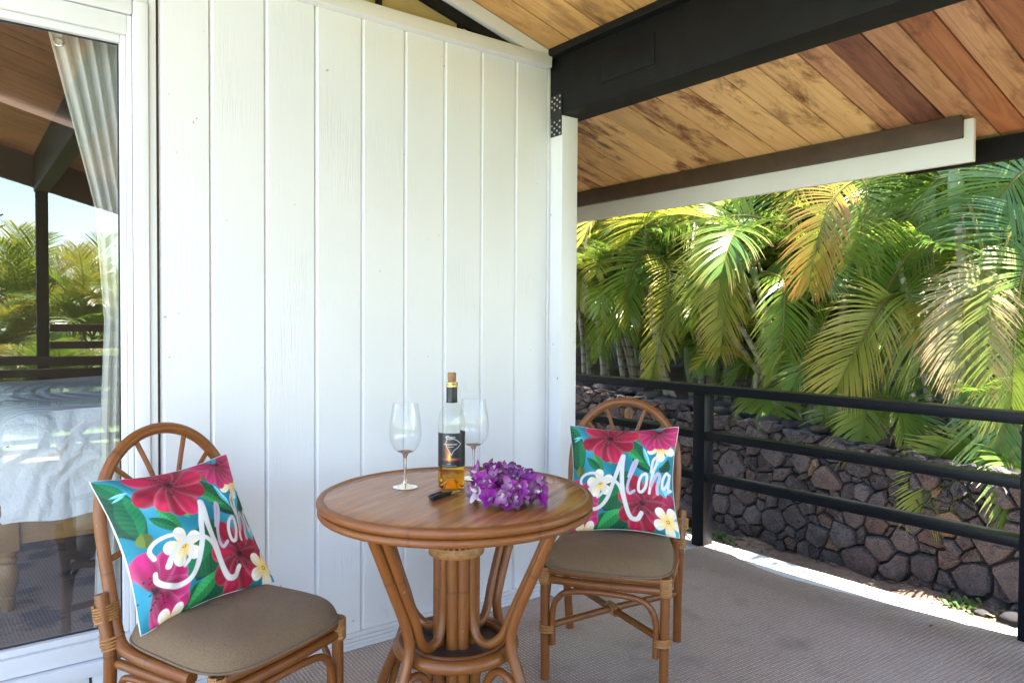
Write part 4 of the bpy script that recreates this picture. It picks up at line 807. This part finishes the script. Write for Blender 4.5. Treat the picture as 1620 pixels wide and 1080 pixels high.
k = MB(); k.lathe([(.0118, .3132), (.0128, .320), (.0125, .337), (.0115, .341), (0, .3415)], 24); k.build('cork', M['cork'], bt)
# label: curved sheet with print (island outline, lava glow, lettering bars)
LN, LM = 150, 110; lw = np.zeros((LM, LN, 3)); LU, LVv = np.meshgrid(np.linspace(0, 1, LN), np.linspace(0, 1, LM)); lw[:] = (.010, .011, .016)
glow = np.exp(-((LU-.20-.10*(.35-LVv))**2/.004+(np.clip(.25-LVv, 0, 1))**2/.002))*np.clip((.85-LVv)*1.4, 0, 1)*(LVv > .12); lw += glow[..., None]*np.array((.75, .16, .02))
core_ = np.exp(-((LU-.245)**2/.0012+(LVv-.30)**2/.012)); lw += core_[..., None]*np.array((.9, .55, .08)); spread_ = np.exp(-((LU-.30)**2/.035+(LVv-.235)**2/.0011)); lw += spread_[..., None]*np.array((.55, .09, .02))
isl = [(.14, .90), (.20, .93), (.26, .88), (.36, .84), (.46, .80), (.56, .72), (.60, .68), (.50, .58), (.38, .50), (.32, .40), (.30, .36), (.24, .46), (.16, .60), (.13, .72), (.17, .82)]
for a, b in zip(isl, isl[1:]+isl[:1]):
    ex, ey = b[0]-a[0], b[1]-a[1]; t = np.clip(((LU-a[0])*ex+(LVv-a[1])*ey)/(ex*ex+ey*ey), 0, 1); d = np.hypot((LU-a[0]-t*ex), (LVv-a[1]-t*ey)); mk = np.clip(1.5-d/.006, 0, 1)[..., None]; lw = lw*(1-mk)+.6*mk
for i in range(9):                                                # fine side text on the right of the label
    x0 = .80+.02*i
    if i % 2 == 0: mk = ((np.abs(LU-x0) < .006) & (np.sin(LVv*150+i*9) > -.2) & (LVv > .2+.03*i) & (LVv < .9))[..., None]; lw = np.where(mk, .35, lw)
a0 = math.atan2(CAM.y+.742, CAM.x-1.179); k = MB(); lab = []
for j in range(LM):
    for i in range(LN):
        q_ = a0-R(118)+R(236)*(i/(LN-1))*1.0+R(22); lab.append((.0399*math.cos(q_), .0399*math.sin(q_), .0685+.099*j/(LM-1)))
k.add(lab, [(j*LN+i, j*LN+i+1, (j+1)*LN+i+1, (j+1)*LN+i) for j in range(LM-1) for i in range(LN-1)], [(*np.clip(lw[j, int(np.clip((i/(LN-1)-.22)/.60, 0, 1)*(LN-1))], 0, .95), 1) for j in range(LM) for i in range(LN)]); lb = k.build('label', M['label'], bt, color=True)
def label_text(s, u, z, size):
    cu = bpy.data.curves.new('lettering', 'FONT'); cu.body = s; cu.size = size; cu.align_x = 'CENTER'; cu.resolution_u = 2; tmp = bpy.data.objects.new('tmp', cu); col.objects.link(tmp)
    dg = bpy.context.evaluated_depsgraph_get(); me = bpy.data.meshes.new_from_object(tmp.evaluated_get(dg)); bpy.data.objects.remove(tmp); me.name = 'lettering'
    for v in me.vertices:
        q_ = a0+u+v.co.x/.0402; v.co = Vector((.0402*math.cos(q_), .0402*math.sin(q_), z+v.co.y))
    me.materials.clear(); me.materials.append(M['trim']); return link('lettering', me, None, lb)
label_text('VOLCANO', -.10, .1540, .0062); label_text('WINERY', -.16, .1490, .0050); label_text('VOLCANO RED', -.10, .1335, .0058); label_text('TABLE WINE', -.08, .1275, .0030); label_text('HAWAII', -.20, .0775, .0032); label_text('PRODUCT OF HAWAII', -.42, .0725, .0026); label_text('ALC. BY VOLUME', .12, .0725, .0026)
# corkscrew
cs_ = empty('corkscrew', (1.098, -.835, TZ), 0, 'black waiter corkscrew lying open beside the bottle', 'corkscrew'); dv = (on_z(722, 782, TZ)-on_z(677, 796, TZ)); an = math.atan2(dv.y, dv.x); cs_.rotation_euler = (0, 0, an)
k = MB(); k.tube(smooth_path([(-.058, 0, .0075), (-.03, .001, .0085), (.0, .003, .0085), (.03, .001, .0075)], 5), [.0055, .0072, .0075, .0075, .0075, .0075, .0075, .0075, .0075, .0075, .0075, .0075, .0072, .007, .0065, .006], 10); k.build('handle', M['blackplastic'], cs_)
k = MB(); k.tube([(-.042+.0009*i, .026+.0035*math.cos(i*.66), .0055+.0035*math.sin(i*.66)) for i in range(56)], .0011, 6); k.build('worm', M['blackplastic'], cs_)
k = MB(); k.tube([(.008, .026, .0055), (.030, .010, .0075)], .0014, 6); k.build('worm_arm', M['metal'], cs_)
k = MB(); k.box((.022, -.006, .004), (.066, .006, .0105)); k.build('lever', M['metal'], cs_, bevel=.002)
k = MB(); k.box((-.022, .033, .002), (.030, .040, .009)); k.build('lever_arm', M['brownstrip'], cs_, bevel=.002)
# lei: many small orchid blossoms strung in a ring
def petal_strip(k, az, L, W, lift, curl, c0, c1, c2, roll=0):
    d = Vector((math.cos(az), math.sin(az), 0)); s_ = Vector((-math.sin(az), math.cos(az), 0)); secs = 6; vs = []; cs = []
    for i in range(secs+1):
        t = i/secs; w = W*math.sin(math.pi*min(1, .10+.86*t))**.75; h = lift*t-curl*t*t
        for j in (-1, -.5, 0, .5, 1):
            vs.append(d*(L*t)+s_*(w*j)+Vector((0, 0, L*h+.18*w*(j*j)))); mm = t**.45; c = [a*(1-mm)+b*mm for a, b in zip(c0, c1)]; e = abs(j)**3*.5; cs.append((*[x*(1-e)+y*e for x, y in zip(c, c2)], 1))
    k.add(vs, [(i*5+j, i*5+j+1, (i+1)*5+j+1, (i+1)*5+j) for i in range(secs) for j in range(4)], cs)
bl = []; lr = random.Random(9); PU, DP, WHT, VI = (.27, .006, .25), (.115, .002, .095), (.84, .70, .74), (.42, .05, .44)
for v_ in range(6):
    k = MB(); ctr = WHT if v_ < 4 else VI
    for i in range(5): petal_strip(k, i*1.257+lr.uniform(-.2, .2), lr.uniform(.022, .029), lr.uniform(.0085, .012), lr.uniform(.35, 1.0), lr.uniform(.1, .7), ctr if v_ in (0, 1) else PU, (PU, DP, PU, DP, DP, WHT)[v_], (PU, DP, VI, DP, PU, WHT)[v_])
    petal_strip(k, lr.uniform(0, 6), .017, .008, 1.6, .5, WHT, DP, PU); petal_strip(k, 2, .010, .005, 2.0, .2, WHT, WHT, PU); me = k.mesh('blossom', True, 0, True); me.materials.append(M['petal']); bl.append(me)
LC = Vector((1.214, -.975, TZ)); lei = empty('orchid_lei', LC, 0, 'purple and white orchid flower lei heaped on the table', 'lei')
k = MB(); k.tube([(.058*math.cos(a), .058*math.sin(a), .026+.012*math.sin(a*2)) for a in [2*math.pi*i/40 for i in range(40)]], .006, 6, closed=True); k.build('string', simple('lei_string', (.05, .02, .05), .8), lei)
for i in range(104):
    a = i*2*math.pi/26+lr.uniform(-.12, .12); layer = i//26; tor = lr.uniform(-.6, 3.7) if layer < 2 else lr.uniform(.2, 2.9)
    hgt = (.022, .040, .058, .068)[layer]*(.86+.24*math.sin(a-.6)); rr = (.072, .070, .064, .060)[layer]+.020*math.cos(tor); z = hgt+.012*math.sin(tor)
    o = link('blossom', bl[lr.choice((0, 0, 1, 2, 2, 3, 4, 5, 5))], None, lei); o.location = (rr*math.cos(a)*1.10, rr*math.sin(a)*1.0, max(.016, z))
    nrm_ = (Vector((math.cos(a)*math.cos(tor), math.sin(a)*math.cos(tor), .25+.6*abs(math.sin(tor))))+Vector((lr.uniform(-.4, .4), lr.uniform(-.4, .4), 0))-Vector((.25, .4, 0))).normalized(); o.rotation_euler = (nrm_.to_track_quat('Z', 'Y').to_matrix() @ Matrix.Rotation(lr.uniform(0, 6), 3, 'Z')).to_euler(); s = lr.uniform(.85, 1.15); o.scale = (s, s, s)
# ------------------------------------------------------------------ inside the room
bed = empty('bed', (.93, 1.6, .205), 0, 'wooden bed with a pale blue quilt seen through the glass door', 'bed')
def bb(name, a, b, mat, bevel=.004): o = box(name, a, b, mat, bed, bevel); o.matrix_parent_inverse = Matrix.Translation(-Vector(bed.location)); return o
bb('foot_rail', (.20, .590, .445), (1.72, .625, .535), M['bedwood']); bb('side_rail', (.155, .66, .445), (.185, 2.55, .535), M['bedwood'])
for x in (.163, 1.70):
    bb('leg_block', (x-.040, .575, .425), (x+.036, .650, .552), M['bedwood'])
    k = MB(); k.lathe([(.0, .0), (.018, .0), (.022, .02), (.026, .05), (.021, .055), (.026, .062), (.027, .075), (.034, .105), (.037, .13), (.032, .16), (.024, .172), (.032, .180), (.033, .19), (.027, .197), (.033, .205), (.034, .219), (0, .22)], 20); o = k.build('leg', M['bedwood'], bed); o.location = Vector((x, .612, .206))-Vector(bed.location)
k = MB(); N1 = 40; M1 = 24; vs = []
for j in range(M1+1):
    for i in range(N1+1):
        s = i/N1; 
        if j < 12: z = .525+.37*(j/12)+.006*math.sin(s*40+j); yv = .578-.012*math.sin(s*23)-.01*math.sin(j*.8+s*9); rz = max(0, j-9)/3; yv += rz*rz*.035
        else: z = .905+.012*math.sin((j-12)*.9+s*6); yv = .64+(j-12)*.16
        xv = .135+1.6*s; e = max(0, 1-s*14); xv += e*.012*math.sin(j*1.1); z -= (e**2)*.05*(1 if j >= 10 else 0); vs.append((xv-.93, yv-1.6, z-.205))
k.add(vs, [(j*(N1+1)+i, j*(N1+1)+i+1, (j+1)*(N1+1)+i+1, (j+1)*(N1+1)+i) for j in range(M1) for i in range(N1)]); o = k.build('quilt', M['quilt'], bed)
k = MB(); k.box((.155-.93, .62-1.6, .535-.205), (1.70-.93, 2.52-1.6, .88-.205)); k.build('mattress', M['quilt'], bed, bevel=.03)
cu_ = empty('curtain', (.44, .13, .21), 0, 'sheer white curtain gathered to the side behind the glass door', 'curtain')
k = MB(); NZ, NS = 60, 90; vs = []; cs = []
for j in range(NZ+1):
    z = .222+(2.15-.222)*j/NZ; zz = z
    le = .368+.036*max(0, min(1, (zz-.24)/1.0)) if zz < 1.25 else (.404-.025*((zz-1.25)/.36) if zz < 1.61 else .379-.124*((zz-1.61)/.53))
    for i in range(NS+1):
        s = i/NS; re = .62; amp = .015; x = le+(re-le)*s; y = .125+amp*math.sin(s*6.28*9+.6*math.sin(zz*2))+.006*math.sin(s*50+zz*3); vs.append((x-.44, y-.13, z-.21)); cs.append((.80, .80, .75, 1))
k.add(vs, [(j*(NS+1)+i, j*(NS+1)+i+1, (j+1)*(NS+1)+i+1, (j+1)*(NS+1)+i) for j in range(NZ) for i in range(NS)], cs); k.build('drape', M['curtain'], cu_, color=True)
for i in range(1):
    k = MB(); k.tube([(.012*math.cos(a), .004*math.sin(a*2), .012*math.sin(a)) for a in [2*math.pi*j/20 for j in range(20)]], .0035, 6, closed=True); o = k.build('grommet', M['metal'], cu_); o.location = (-.157+i*.05, -.035, 1.892)
# ------------------------------------------------------------------ furniture behind the camera that the glass mirrors
bn = empty('slatted_bench', (.95, -5.0, 0), 0, 'brown slatted wooden bench at the front of the porch', 'bench')
for x in (-.62, .62):
    for y in (-.22, .22): k = MB(); k.box((x-.03, y-.03, .01), (x+.03, y+.03, .44 if y > 0 else .92)); k.build('leg', M['brownstrip'], bn, bevel=.004)
for i in range(5): k = MB(); k.box((-.66, -.24+i*.1, .441), (.66, -.16+i*.1, .465)); k.build('seat_slat', M['brownstrip'], bn, bevel=.004)
for i in range(4): k = MB(); k.box((-.66, -.245, .52+i*.11), (.66, -.220, .59+i*.11)); k.build('back_slat', M['brownstrip'], bn, bevel=.004)
